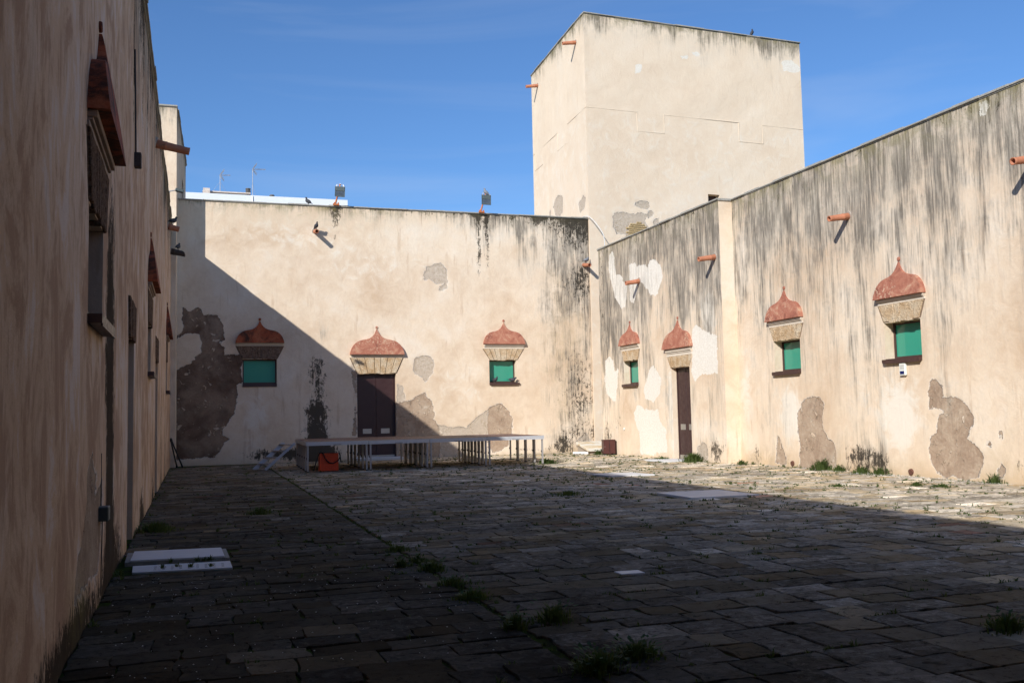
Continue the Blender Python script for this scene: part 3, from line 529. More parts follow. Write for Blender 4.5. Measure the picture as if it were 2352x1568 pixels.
def door(P, u0, u1, z1, parent, mat='door', depth=0.22, z0=0.0, plates=True, wide=None):
    f = B(); t = 0.06
    f.pbox(P, u0+0.001, u0+t, -depth-0.06, -depth+0.03, z0, z1-0.001).pbox(P, u1-t, u1-0.001, -depth-0.06, -depth+0.03, z0, z1-0.001).pbox(P, u0+t, u1-t, -depth-0.06, -depth+0.028, z1-t, z1-0.001)
    dr = f.mk('door', mat, parent); mid = (u0+u1)/2
    for a, b in ((u0+t+0.004, mid-0.004), (mid+0.004, u1-t-0.004)):
        leaf = B().pbox(P, a, b, -depth-0.05, -depth+0.01, z0+0.02, z1-t-0.004).mk('door_leaf', mat, dr, bevel=0.006)
        if plates:
            pw = min(0.36, (b-a)*0.62); c = (a+b)/2
            for x0, x1, y0, y1 in ((c-pw/2, c+pw/2, 1.07, 1.11), (c-pw/2, c+pw/2, 1.22, 1.27), (c-pw/2, c-pw*0.18, 1.11, 1.22), (c+pw*0.3, c+pw/2, 1.11, 1.22)):
                pass
            hp = B().pbox(P, c-pw/2, c+pw/2, -depth+0.011, -depth+0.018, 1.07, 1.115).pbox(P, c-pw/2, c+pw/2, -depth+0.011, -depth+0.018, 1.225, 1.27)
            hp.pbox(P, c-pw/2, c-pw*0.15, -depth+0.011, -depth+0.018, 1.116, 1.224).pbox(P, c+pw*0.34, c+pw/2, -depth+0.011, -depth+0.018, 1.116, 1.224)
            hp.pbox(P, c-pw*0.14, c+pw*0.33, -depth+0.0105, -depth+0.013, 1.118, 1.222); hp.mk('handle_plate', 'steel', dr)
    if plates: B().pbox(P, u0+t, u1-t, -depth+0.011, -depth+0.017, z0+0.03, z0+0.18).mk('kick_plate', 'steel', dr)
    return dr
def spout(P, u, z, L, parent, mat='spout', r=0.085, droop=0.10, broken=False):
    a = Vector(P(u, -0.1, z+droop*0.15)); b = Vector(P(u, L, z-droop)); x = (b-a).normalized(); n = 16
    s = x.cross(Vector((0, 0, 1))).normalized(); y = s.cross(x); V = []; F = []
    rings = [(0, r*1.12), (0.35, r*1.06), (0.36, r*1.10), (0.40, r*1.10), (0.41, r*1.02), (0.93, r*0.92), (1.0, r*0.97), (1.0, r*0.76), (0.55, r*0.72)]
    for t, rr in rings:
        for k in range(n):
            an = 2*math.pi*k/n; tt = t
            if broken and t > 0.9: tt = t-0.22*max(0, math.sin(an*1.0+0.4))-0.03*math.sin(5*an)
            V.append(tuple(a+(b-a)*tt+rr*(math.cos(an)*s+math.sin(an)*y)))
    m = len(rings)
    for i in range(m-1):
        for k in range(n): F.append((i*n+k, i*n+(k+1) % n, (i+1)*n+(k+1) % n, (i+1)*n+k))
    F.append(tuple((m-1)*n+k for k in range(n)))
    o = mesh('rain_spout', V, F, mat, parent, smooth=True)
    B().tube([P(u, -0.04, z+droop*0.1), P(u, 0.018, z)], [r*1.75, r*1.5], 14).mk('spout_collar', 'mortar', o)
    return o

# ------------------------------------------------------------------ the courtyard walls
PF = lambda u, d, z: (u, 39.5-d, z)
PN = lambda u, d, z: (16.8-d, u, z)
PS = lambda u, d, z: (16.3-d, u, z)
PL = lambda u, d, z: (-0.88+d, u, z)

far = thing('courtyard_wall', 'tall end wall behind the stage, cream plaster half in shadow, central door', 'wall', (8, 39.5, 0), 'courtyard walls')
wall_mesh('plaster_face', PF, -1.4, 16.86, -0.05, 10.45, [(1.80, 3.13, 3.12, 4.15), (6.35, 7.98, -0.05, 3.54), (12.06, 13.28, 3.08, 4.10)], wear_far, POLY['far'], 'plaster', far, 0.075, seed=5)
coping(PF, -1.4, 16.84, 10.45, far)
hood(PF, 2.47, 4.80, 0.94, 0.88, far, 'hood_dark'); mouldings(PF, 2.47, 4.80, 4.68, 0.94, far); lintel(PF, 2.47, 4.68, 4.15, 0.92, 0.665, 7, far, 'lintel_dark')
window(PF, 1.80, 3.13, 3.12, 4.15, far, depth=0.20, sill_out=0.025, sill=(0.0, 0.0))
hood(PF, 7.19, 4.33, 1.13, 1.06, far); mouldings(PF, 7.19, 4.33, 4.20, 1.13, far); lintel(PF, 7.18, 4.20, 3.54, 1.10, 0.81, 7, far)
door(PF, 6.35, 7.98, 3.54, far)
hood(PF, 12.74, 4.78, 0.94, 0.95, far); mouldings(PF, 12.74, 4.78, 4.58, 0.94, far); lintel(PF, 12.72, 4.58, 4.10, 0.92, 0.62, 7, far)
window(PF, 12.06, 13.28, 3.08, 4.10, far, depth=0.26, sill_out=0.08, sill=(0.01, 0.13))
spout(PF, 4.68, 9.40, 0.62, far); spout(PF, 16.60, 8.36, 0.66, far)

nearw = thing('courtyard_wall', 'long right wall in full sun, streaked black at the top, two green windows', 'wall', (16.8, 13, 0), 'courtyard walls')
wall_mesh('plaster_face', PN, -2.0, 27.3, -0.05, 8.6, [(18.95, 20.25, 2.90, 3.87), (23.87, 25.20, 2.82, 3.78)], wear_near, POLY['near'], 'plaster', nearw, 0.075, seed=9)
coping(PN, -2.0, 27.25, 8.6, nearw)
hood(PN, 19.58, 4.48, 0.865, 0.88, nearw); mouldings(PN, 19.58, 4.48, 4.33, 0.865, nearw); lintel(PN, 19.6, 4.33, 3.87, 0.82, 0.64, 6, nearw)
window(PN, 18.95, 20.25, 2.90, 3.87, nearw, sill=(0.0, 0.03))
hood(PN, 24.54, 4.40, 0.885, 0.88, nearw); mouldings(PN, 24.54, 4.40, 4.22, 0.885, nearw); lintel(PN, 24.53, 4.22, 3.78, 0.84, 0.65, 6, nearw)
window(PN, 23.87, 25.20, 2.82, 3.78, nearw, sill=(0.0, 0.03))
spout(PN, 21.44, 6.90, 0.63, nearw); spout(PN, 15.33, 6.88, 0.63, nearw)
for u in (24.48, 19.53):
    B().tube([PN(u, -0.05, 0.13), PN(u, 0.035, 0.12)], [0.085, 0.075], 14, True).mk('drain_outlet', 'outlet', nearw)

sec = thing('courtyard_wall', 'shorter right wall set forward in the far corner, white filler patches, tall brown door', 'wall', (16.3, 32, 0), 'courtyard walls')
wall_mesh('plaster_face', PS, 27.3, 37.2, -0.05, 8.6, [(29.60, 30.93, -0.05, 3.28), (33.65, 34.97, 2.80, 3.76)], wear_sec, POLY['sec'], 'plaster', sec, 0.075, thick=1.2, seed=13)
coping(PS, 27.26, 37.24, 8.6, sec, thick=1.2)
hood(PS, 34.26, 4.37, 0.83, 0.82, sec); mouldings(PS, 34.26, 4.37, 4.16, 0.83, sec); lintel(PS, 34.27, 4.16, 3.76, 0.79, 0.63, 5, sec)
window(PS, 33.65, 34.97, 2.80, 3.76, sec, sill=(0.0, 0.03))
hood(PS, 30.32, 3.96, 1.02, 1.0, sec); mouldings(PS, 30.31, 3.96, 3.69, 0.96, sec); lintel(PS, 30.29, 3.69, 3.28, 0.90, 0.68, 6, sec)
door(PS, 29.60, 30.93, 3.28, sec)
spout(PS, 33.32, 6.77, 0.58, sec); spout(PS, 27.62, 6.78, 0.62, sec)

left = thing('courtyard_wall', 'near left wall in deep shade, seen almost edge on, brown vertical streaks', 'wall', (-0.88, 18, 0), 'courtyard walls')
wall_mesh('plaster_face', PL, -2.0, 38.5, -0.05, 9.02, [(8.95, 10.32, 2.66, 3.66), (14.3, 15.6, -0.05, 2.95), (20.05, 21.45, 2.70, 3.72), (24.0, 25.4, -0.05, 3.20), (32.4, 33.8, 2.70, 3.72)], wear_left, POLY['left'], 'plaster_left', left, 0.08, amp=0.016, seed=17)
coping(PL, -2.0, 38.45, 9.02, left, over=0.075)
for uc, zz in ((9.65, 0.0), (20.75, 0.06), (33.1, 0.06)):
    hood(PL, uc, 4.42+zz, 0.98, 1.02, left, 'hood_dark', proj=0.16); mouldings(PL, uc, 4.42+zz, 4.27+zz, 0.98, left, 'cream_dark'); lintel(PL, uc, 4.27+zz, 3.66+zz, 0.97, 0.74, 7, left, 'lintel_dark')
window(PL, 8.95, 10.32, 2.66, 3.66, left, 'pane_grey', sill=(0.03, 0.06), sill_out=0.12)
window(PL, 20.05, 21.45, 2.70, 3.72, left, 'pane_grey', sill=(0.03, 0.06), sill_out=0.12)
window(PL, 32.4, 33.8, 2.70, 3.72, left, 'pane_grey', sill=(0.03, 0.06), sill_out=0.12)
lintel(PL, 14.95, 3.5, 2.95, 0.85, 0.70, 6, left, 'lintel_dark'); door(PL, 14.3, 15.6, 2.95, left, 'door_slate', plates=False)
lintel(PL, 24.7, 3.75, 3.20, 0.90, 0.74, 6, left, 'lintel_dark'); door(PL, 24.0, 25.4, 3.20, left, 'door_slate', plates=False)
spout(PL, 23.25, 8.17, 0.74, left, droop=0.14, r=0.095); spout(PL, 33.6, 8.25, 0.36, left, r=0.10); spout(PL, 37.4, 8.05, 0.52, left, 'spout_dark', r=0.11, broken=True)
B().pbox(PL, 15.2, 15.36, -0.03, 0.10, 5.58, 5.80).mk('wall_peg', 'spout_dark', left, bevel=0.01)
B().tube([PL(14.98, 0.012, 7.3), PL(15.2, 0.016, 6.4), PL(15.27, 0.02, 5.8)], 0.014, 6).mk('wall_conduit', 'black', left)

gate = thing('courtyard_wall', 'plain entrance wall closing the courtyard behind the viewer', 'wall', (8, -2, 0), 'courtyard walls')
PG = lambda u, d, z: (u, -2.0+d, z)
wall_mesh('plaster_face', PG, -0.88, 16.8, -0.05, 8.6, [(3.0, 6.2, -0.05, 4.2)], wear_plain, {}, 'plaster', gate, 0.3, seed=23)
coping(PG, -0.88, 16.8, 8.6, gate)
door(PG, 3.0, 6.2, 4.2, gate)
B().box((-0.87, -1.99, 4.35), (16.79, 4.5, 4.65)).mk('added_shade_roof', 'cream', gate)  # unseen roof added to keep sky light off the near ground
B().prism([(-0.87, 4.652), (4.4, 4.652), (4.4, 4.72), (-0.87, 8.62)], lambda x, z: (x, -1.98, z), lambda x, z: (x, 4.49, z)).mk('added_shade_block', 'cream', gate)  # unseen block added above, sloped to darken near ground but spare sunny paving
for x in (6.6, 11.5, 16.2): B().tube([(x, 4.1, 0), (x, 4.1, 0.3), (x, 4.1, 0.32), (x, 4.1, 4.1), (x, 4.1, 4.12), (x, 4.1, 4.349)], [0.34, 0.34, 0.26, 0.24, 0.34, 0.34], 20).mk('added_roof_column', 'cream', gate)  # unseen columns added under the shading roof

# flat roofs behind the parapets
for nm, a, b in (('flat_roof', (-0.8, 40.12, 9.7), (16.9, 52, 9.85)), ('flat_roof', (17.42, -2, 7.9), (29, 27.2, 8.05)), ('flat_roof', (-10, -2, 8.2), (-1.5, 38.4, 8.35))):
    tag(B().box(a, b).mk(nm, 'roof'), kind='structure')

# ------------------------------------------------------------------ big tower
tw = thing('tower', 'tall square cream plaster tower with two clay spouts rising over the far corner', 'tower', (22.8, 43.5, 0))
A0 = Vector((16.87, 39.4, 0)); A1 = Vector((28.81, 39.9, 0)); A2 = Vector((17.29, 47.8, 0)); A3 = A1+(A2-A0)
e1 = (A1-A0).normalized(); nf = Vector((e1.y, -e1.x, 0)); e2 = (A2-A0).normalized(); nl = Vector((-e2.y, e2.x, 0))
PT = lambda u, d, z: tuple(A0+e1*u+nf*d+Vector((0, 0, z)))
PU = lambda u, d, z: tuple(A0+e2*u+nl*d+Vector((0, 0, z)))
LF, LL = (A1-A0).length, (A2-A0).length
wall_mesh('plaster_face', PT, 0.0, LF, -0.05, 20.0, [(6.29, 6.93, 11.2, 11.98)], wear_tower, POLY['tf'], 'plaster_tower', tw, 0.12, thick=0.4, reveal=0.38, amp=0.014, seed=27, caps=False)
wall_mesh('plaster_face', PU, 0.0, LL, -0.05, 20.0, [], wear_tower, POLY['tl'], 'plaster_tower', tw, 0.12, thick=0.4, amp=0.02, seed=29, caps=False)
B().add([(*p.xy, z) for z in (0, 19.6) for p in (A0+e1*0.5+e2*0.5, A1-e1*0.002+e2*0.41, A3, A2-e2*0.002+e1*0.41)], BF).mk('tower_body', 'cream', tw)
PT2 = lambda u, d, z: tuple(A2+e1*u-nf*d+Vector((0, 0, z))); PU2 = lambda u, d, z: tuple(A1+e2*u-nl*d+Vector((0, 0, z)))
coping(PT, -0.03, LF+0.03, 20.0, tw, thick=0.38); coping(PU, 0.44, LL+0.03, 20.0, tw, thick=0.4)
B().pbox(PT, 6.25, 6.97, -0.36, -0.33, 11.15, 12.02).mk('niche_back', 'frame', tw)
spout(PU, 1.14, 19.07, 0.66, tw); spout(PU, 7.24, 19.09, 0.66, tw)
def scored(P, pts):
    b = B()
    for (u0, z0), (u1, z1) in zip(pts[:-1], pts[1:]):
        w = 0.013; b.pbox(P, min(u0, u1)-w, max(u0, u1)+w, -0.02, 0.013, min(z0, z1)-w, max(z0, z1)+w)
    b.mk('scored_outline', 'scored', tw, bevel=0.004)
scored(PT, [(0.0, 15.62), (2.62, 15.62), (2.62, 14.72), (4.04, 14.72), (4.04, 15.62), (8.17, 15.62), (8.17, 14.68), (9.53, 14.68), (9.53, 15.60), (LF, 15.60)])
for q in ([(0.0, 15.62), (2.64, 15.62)], [(6.58, 15.62), (4.17, 15.62), (4.17, 14.72), (2.76, 14.72)], [(8.35, 15.62), (8.05, 15.62), (8.05, 14.70), (6.65, 14.70)]): scored(PU, q)
# bare brickwork where the tower has lost its plaster
r0 = 9.62
for row in range(9):
    z = r0+row*0.095; u = 1.75+0.12*(row % 2)
    while u < 3.2:
        w = random.uniform(0.20, 0.27)
        cu, cz = u+w/2, z+0.04
        if sdf(np.array([cu]), np.array([cz]), [(1.9, 10.12), (2.5, 10.50), (2.98, 10.28), (3.06, 9.95), (3.06, 9.6), (1.9, 9.6)])[0] > -0.02:
            B().pbox(PT, u, u+w-0.02, -0.03, 0.022+random.uniform(-0.008, 0.008), z, z+0.072).mk('brick', 'brick', tw, bevel=0.008)
        u += w

# ------------------------------------------------------------------ smaller tower behind the left wall, white house far behind
tl = thing('tower', 'slim cream corner tower standing up behind the far end of the left wall', 'tower', (-4, 43, 0))
L0 = Vector((-0.70, 38.5, 0)); L1 = Vector((-0.45, 47.5, 0)); L2 = Vector((-8.7, 47.8, 0)); L3 = Vector((-8.9, 38.6, 0))
e3 = (L3-L0).normalized(); nfl = Vector((-e3.y, e3.x, 0)); e4 = (L1-L0).normalized(); nrl = Vector((e4.y, -e4.x, 0))
PV = lambda u, d, z: tuple(L0+e3*u+nfl*d+Vector((0, 0, z))); PW = lambda u, d, z: tuple(L0+e4*u+nrl*d+Vector((0, 0, z)))
wall_mesh('plaster_face', PV, 0.0, 8.2, -0.05, 13.85, [], wear_plain, {}, 'plaster', tl, 0.15, thick=0.4, seed=33, caps=False)
wall_mesh('plaster_face', PW, 0.0, 9.0, -0.05, 13.85, [(5.0, 6.3, 11.2, 12.3)], wear_plain, {}, 'plaster', tl, 0.15, thick=0.4, seed=35, caps=False)
B().add([(*p.xy, z) for z in (0, 13.5) for p in (L0+Vector((-0.5, 0.5, 0)), L1+Vector((-0.5, 0, 0)), L2, L3+Vector((0, 0.41, 0)))], BF).mk('tower_body', 'cream', tl)
coping(PV, -0.03, 8.2, 13.85, tl, thick=0.38); coping(PW, 0.42, 9.0, 13.85, tl, thick=0.4)
B().pbox(PW, 4.95, 6.35, -0.39, -0.36, 11.15, 12.35).mk('window_shutter', 'frame', tl)

hs = thing('house', 'flat roofed white house beyond the end wall, only its parapet showing', 'house', (2, 66, 0))
B().box((-9, 62.2, 0), (9.3, 74, 15.2)).mk('wall', 'whitewash', hs)
b = B().box((-9, 62.0, 14.6), (9.45, 62.19, 15.93)); b.box((9.25, 62.2, 15.201), (9.45, 74, 15.92)); b.mk('parapet', 'bluewash', hs)
B().box((0.5, 63.0, 15.201), (3.3, 63.35, 16.22)).box((0.42, 62.9, 16.221), (3.36, 63.42, 16.30)).mk('stair_parapet', 'flaked', hs)
B().box((0.45, 62.6, 15.201), (0.86, 62.89, 16.40)).mk('vent_block', 'flaked', hs)
B().tube([(3.43, 61.97, 15.9), (3.44, 61.96, 15.5), (3.47, 61.97, 14.7)], 0.035, 8).mk('drain_pipe', 'whitewash', hs)
for x, z0, z1, r in ((3.22, 16.16, 16.62, 0.17), (4.68, 15.3, 16.16, 0.17)):
    b = B().tube([(x, 63.1 if x < 4 else 62.6, z0), (x, 63.1 if x < 4 else 62.6, z1)], r*0.72, 14)
    k = int((z1-max(z0, 15.9))/0.075)
    for i in range(k):
        zz = max(z0, 15.9)+0.03+i*0.078; y = 63.1 if x < 4 else 62.6
        b.tube([(x, y, zz), (x, y, zz+0.03)], [r, r*0.96], 14)
    b.mk('chimney_pot', 'grey_pot', hs)
def antenna(x, y, z0, z1, label, boomy):
    t = thing('aerial', label, 'aerial', (x, y, z0), 'television aerials')
    B().tube([(x, y, z0), (x, y, z1)], 0.022, 8).mk('mast', 'galv', t)
    bm = B().tube([(x-0.05, y, z1-0.02), (x+boomy, y, z1+0.02)], 0.024, 6)
    n = int(boomy/0.09)
    for i in range(n): bm.tube([(x+0.3+i*0.07, y-0.13, z1+0.01), (x+0.3+i*0.07, y+0.13, z1+0.01)], 0.006, 5)
    bm.mk('boom', 'galv', t)
    for s in (1, -1):
        r = B()
        for k in range(5): r.tube([(x+0.02+k*0.055*0.8, y-0.28, z1+s*(0.03+0.065*k)), (x+0.02+k*0.055*0.8, y+0.28, z1+s*(0.03+0.065*k))], 0.013, 5)
        for yy in (-0.2, 0.2): r.tube([(x, y+yy, z1), (x+0.26, y+yy, z1+s*0.36)], 0.014, 5)
        r.mk('reflector', 'galv', t)
    g = B()
    for dx in (-0.5, 0.42): g.tube([(x, y, z0+(z1-z0)*0.62), (x+dx, y+0.2, z0+0.02)], 0.006, 5)
    g.mk('guy_wire', 'galv', t)
antenna(1.49, 63.2, 16.30, 17.42, 'thin rooftop aerial above the flaking stair parapet', 0.62)
antenna(3.46, 62.28, 15.2, 17.70, 'taller rooftop aerial beside the ribbed chimney pot', 0.78)

# ------------------------------------------------------------------ ground and paving
gr = mesh('ground', [(-400, -400, 0), (400, -400, 0), (400, 500, 0), (-400, 500, 0)], [(0, 1, 2, 3)], 'earth', recalc=False, origin=(0, 0, 0)); tag(gr, kind='structure')
WO[gr] = Vector((0, 0, 0))
HOLES = [(-0.80, 0.40, 11.85, 13.62), (9.2, 10.72, 16.82, 18.32), (10.45, 11.8, 23.65, 24.95), (6.25, 8.1, 38.45, 39.5), (15.15, 16.3, 29.4, 31.1)]
stones = []
def rows(x0, xf, y0, y1, zone):
    y = y0
    while y < y1:
        if zone == 'L': h = random.choice((0.22, 0.25, 0.28, 0.32)) if y > 9 else random.uniform(0.30, 0.42)
        else: h = random.choice((0.22, 0.25, 0.28, 0.32, 0.38)) if y > 11 else random.uniform(0.30, 0.43)
        x = x0-random.uniform(0, 0.3); xr = xf(y+h/2)
        while x < xr-0.06:
            w = random.uniform(0.30, 0.62) if zone == 'R' else random.uniform(0.32, 0.66)
            a, b = max(x, x0), min(x+w, xr)
            if xr-b < 0.16: b = xr
            if b-a > 0.10: stones.append((a, b, y+random.uniform(-0.022, 0.022), min(y+h+random.uniform(-0.022, 0.022), y1), zone))
            x = b if b == xr else x+w
        y += h
rows(-0.87, lambda y: 2.495, -1.9, 38.4, 'L')
rows(2.545, lambda y: 16.78 if y < 27.3 else (16.28 if y < 37.2 else 16.84), -1.9, 39.45, 'R')
def stone_geo(a, b, c, d, zone):
    g = random.uniform(0.004, 0.013) if zone == 'R' else random.uniform(0.003, 0.008)
    j = 0.019; zt = 0.017+random.uniform(-0.004, 0.006); tx, ty = random.uniform(-0.006, 0.006), random.uniform(-0.006, 0.006)
    far_ = c > 22
    pts = []
    seq = [(a, c), (b, c), (b, d), (a, d)]
    for i in range(4):
        p, q = seq[i], seq[(i+1) % 4]; m = 1 if far_ else 3
        for k in range(m):
            t = k/m; e = 0.016 if k == 0 else 0
            pts.append((p[0]+(q[0]-p[0])*t+random.uniform(-j, j), p[1]+(q[1]-p[1])*t+random.uniform(-j, j)))
    cx, cy = (a+b)/2, (c+d)/2; V = []; n = len(pts)
    def sh(p, s): 
        L = max(math.hypot(p[0]-cx, p[1]-cy), 1e-3); return (p[0]+(cx-p[0])*s/L, p[1]+(cy-p[1])*s/L)
    for s, z in ((g, -0.004), (g+0.001, zt*0.70), (g+0.006, zt)):
        for p in pts:
            q = sh(p, s); V.append((q[0], q[1], z if z < 0 else z+tx*(q[0]-cx)/0.3+ty*(q[1]-cy)/0.3))
    F = [(r*n+i, r*n+(i+1) % n, (r+1)*n+(i+1) % n, (r+1)*n+i) for r in range(2) for i in range(n)]
    F.append(tuple(2*n+i for i in range(n)))
    return V, F
keep = []
for s in stones:
    a, b, c, d, zn = s; cx, cy = (a+b)/2, (c+d)/2
    if any(h[0]-0.05 < cx < h[1]+0.05 and h[2]-0.05 < cy < h[3]+0.05 for h in HOLES): continue
    q = [project(x, y, 0.03) for x in (a, b) for y in (c, d)]; ar = 0
    if all(q):
        if any(-20 < p[0] < 2372 and -20 < p[1] < 1590 for p in q):
            xs = [p[0] for p in q]; ys = [p[1] for p in q]; ar = (max(xs)-min(xs))*(max(ys)-min(ys))
    keep.append((ar, s))
keep.sort(key=lambda t: -t[0])
WHITE = {}
def shade_tone_of(s):                                       # shade painted into stone colour: darker near and left, brighter toward the sunlit right
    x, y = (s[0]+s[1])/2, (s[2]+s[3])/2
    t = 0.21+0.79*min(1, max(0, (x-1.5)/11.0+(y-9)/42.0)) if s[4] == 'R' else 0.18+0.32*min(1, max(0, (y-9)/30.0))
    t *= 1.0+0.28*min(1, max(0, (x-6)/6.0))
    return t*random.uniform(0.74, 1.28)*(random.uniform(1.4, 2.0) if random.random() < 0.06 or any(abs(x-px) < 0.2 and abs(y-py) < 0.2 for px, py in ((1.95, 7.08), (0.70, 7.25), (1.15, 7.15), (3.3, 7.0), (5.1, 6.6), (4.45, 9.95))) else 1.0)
V = []; F = []; R = []; K = []; T_ = []
for i, (ar, s) in enumerate(keep):
    v, f = stone_geo(*s); r = random.random()*0.95 if random.random() < 0.985 else 1.0
    clump = 0.5+0.5*math.sin(s[0]*0.9+1.3*math.sin(s[2]*0.7))*math.cos(s[2]*0.8+s[0]*0.35)
    k = 1.0 if random.random() < 0.25+0.55*clump else 0.0; tn = shade_tone_of(s)
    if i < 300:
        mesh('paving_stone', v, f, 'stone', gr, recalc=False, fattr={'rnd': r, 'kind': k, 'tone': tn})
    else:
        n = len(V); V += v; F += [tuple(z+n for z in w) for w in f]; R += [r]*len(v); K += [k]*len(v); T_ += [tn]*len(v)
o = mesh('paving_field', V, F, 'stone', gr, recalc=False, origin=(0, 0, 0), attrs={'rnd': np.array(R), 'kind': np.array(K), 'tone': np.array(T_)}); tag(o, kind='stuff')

# ------------------------------------------------------------------ marble slabs, hatches, thresholds
def slab(name, poly, z0, z1, label, mat='marble', group=None, cat='slab'):
    o = B().prism(poly, lambda x, y: (x, y, z0), lambda x, y: (x, y, z1)).mk(name, mat, None, bevel=0.005); return tag(o, label, cat, group)
slab('marble_slab', [(9.2, 18.3), (9.23, 16.88), (10.73, 16.83), (10.66, 18.27)], 0.0, 0.05, 'larger white marble slab flush in the paving, crossing the shadow edge')
slab('marble_slab', [(10.47, 24.92), (10.62, 23.72), (11.85, 23.6), (11.70, 24.78)], 0.0, 0.05, 'white marble slab farther back in the paving, near the stage end')
slab('threshold_slab', [(6.2, 39.49), (6.2, 38.75), (8.1, 38.75), (8.1, 39.49)], 0.0, 0.11, 'pale marble doorstep under the stage at the end wall door')
slab('threshold_slab', [(15.15, 31.0), (15.15, 29.5), (16.29, 29.45), (16.29, 31.1)], 0.0, 0.05, 'pale marble doorstep with grass round it at the tall brown door')
slab('paving_inlay', [(4.32, 9.67), (4.32, 9.48), (4.59, 9.46), (4.60, 9.66)], 0.008, 0.031, 'small bluish white stone among dark paving stones')
rp = thing('ramp_step', 'raised white marble step at the doorway of the left wall', 'step', (-0.2, 13.1, 0))
B().prism([(-0.82, 13.6), (0.40, 13.45), (0.42, 12.58), (-0.80, 12.70)], lambda x, y: (x, y, 0), lambda x, y: (x, y, 0.052)).mk('step_base', 'coping', rp)
B().prism([(-0.74, 13.58), (0.34, 13.44), (0.36, 12.60), (-0.74, 12.71)], lambda x, y: (x, y, 0.0525), lambda x, y: (x, y, 0.072)).mk('step_top', 'marble', rp, bevel=0.003)
pt = thing('drain_slab', 'perforated white marble drain slab with weeds in front of the raised step', 'slab', (-0.1, 12.2, 0))
B().prism([(-0.70, 12.55), (0.42, 12.46), (0.43, 11.90), (-0.68, 12.02)], lambda x, y: (x, y, 0), lambda x, y: (x, y, 0.026)).mk('slab_plate', 'marble', pt, bevel=0.004)
for i in range(9):
    for j in range(4):
        x = -0.45+i*0.095; y = 12.10+j*0.085-0.01*i
        B().box((x, y, 0.0245), (x+0.03, y+0.012, 0.0275)).mk('drain_hole', 'black', pt)

hc = thing('cellar_hatch', 'tilted rust stained white marble hatch cover in the far right corner', 'hatch', (16.2, 37.8, 0))
q = [(15.45, 36.85, 0.24), (16.28, 36.85, 0.24), (16.26, 37.22, 0.285), (16.82, 37.22, 0.285), (16.82, 38.75, 0.50), (15.68, 38.75, 0.50)]
V = [(x, y, z-0.10) for x, y, z in q]+q
B().add(V, [(5, 4, 3, 2, 1, 0), (6, 7, 8, 9, 10, 11)]+[(i, (i+1) % 6, 6+(i+1) % 6, 6+i) for i in range(6)]).mk('hatch_cover', 'marble_rust', hc, bevel=0.008)
B().add([(15.6, 36.95, 0), (16.2, 36.95, 0), (16.75, 37.3, 0), (16.75, 38.8, 0), (15.8, 38.8, 0), (15.6, 36.95, 0.139), (16.2, 36.95, 0.139), (16.75, 37.3, 0.185), (16.75, 38.8, 0.395), (15.8, 38.8, 0.395)],
        [(4, 3, 2, 1, 0), (5, 6, 7, 8, 9)]+[(i, (i+1) % 5, 5+(i+1) % 5, 5+i) for i in range(5)]).mk('hatch_plinth', 'mortar', hc)
B().obox((16.06, 36.84, 0.18), (0.05, 0, 0), (0, 0.012, 0), (0, 0, 0.05)).mk('lifting_slot', 'black', hc)
o = B().obox((15.33, 37.3, 0.075), (0.22, -0.30, 0.0), (0.06, 0.045, 0), (0, 0, 0.05)).mk('stone_block', 'marble', None, bevel=0.012); tag(o, 'loose white stone bar lying beside the cellar hatch', 'stone')
bx = thing('metal_box', 'low dark brown metal cabinet on black feet in the far right corner', 'cabinet', (16.0, 36.2, 0))
c0 = Vector((16.02, 36.05, 0.0)); ax = Vector((0.97, -0.22, 0)).normalized(); ay = Vector((0.25, 0.97, 0)).normalized()
B().obox(c0+Vector((0, 0, 0.34)), ax*0.24, ay*0.26, (0, 0, 0.27)).mk('cabinet_body', 'box', bx, bevel=0.008)
B().obox(c0+Vector((0, 0, 0.622)), ax*0.255, ay*0.275, (0, 0, 0.012)).mk('cabinet_lid', 'box', bx, bevel=0.004)
B().obox(c0-ay*0.268+Vector((0, 0, 0.34)), ax*0.004, ay*0.006, (0, 0, 0.25)).mk('door_seam', 'black', bx)
B().obox(c0-ay*0.27-ax*0.19+Vector((0, 0, 0.36)), ax*0.012, ay*0.01, (0, 0, 0.012)).mk('lock', 'steel', bx)
for sx in (-1, 1):
    for sy in (-1, 1): B().obox(c0+ax*0.19*sx+ay*0.2*sy+Vector((0, 0, 0.035)), ax*0.04, ay*0.04, (0, 0, 0.035)).mk('foot', 'rubber', bx)

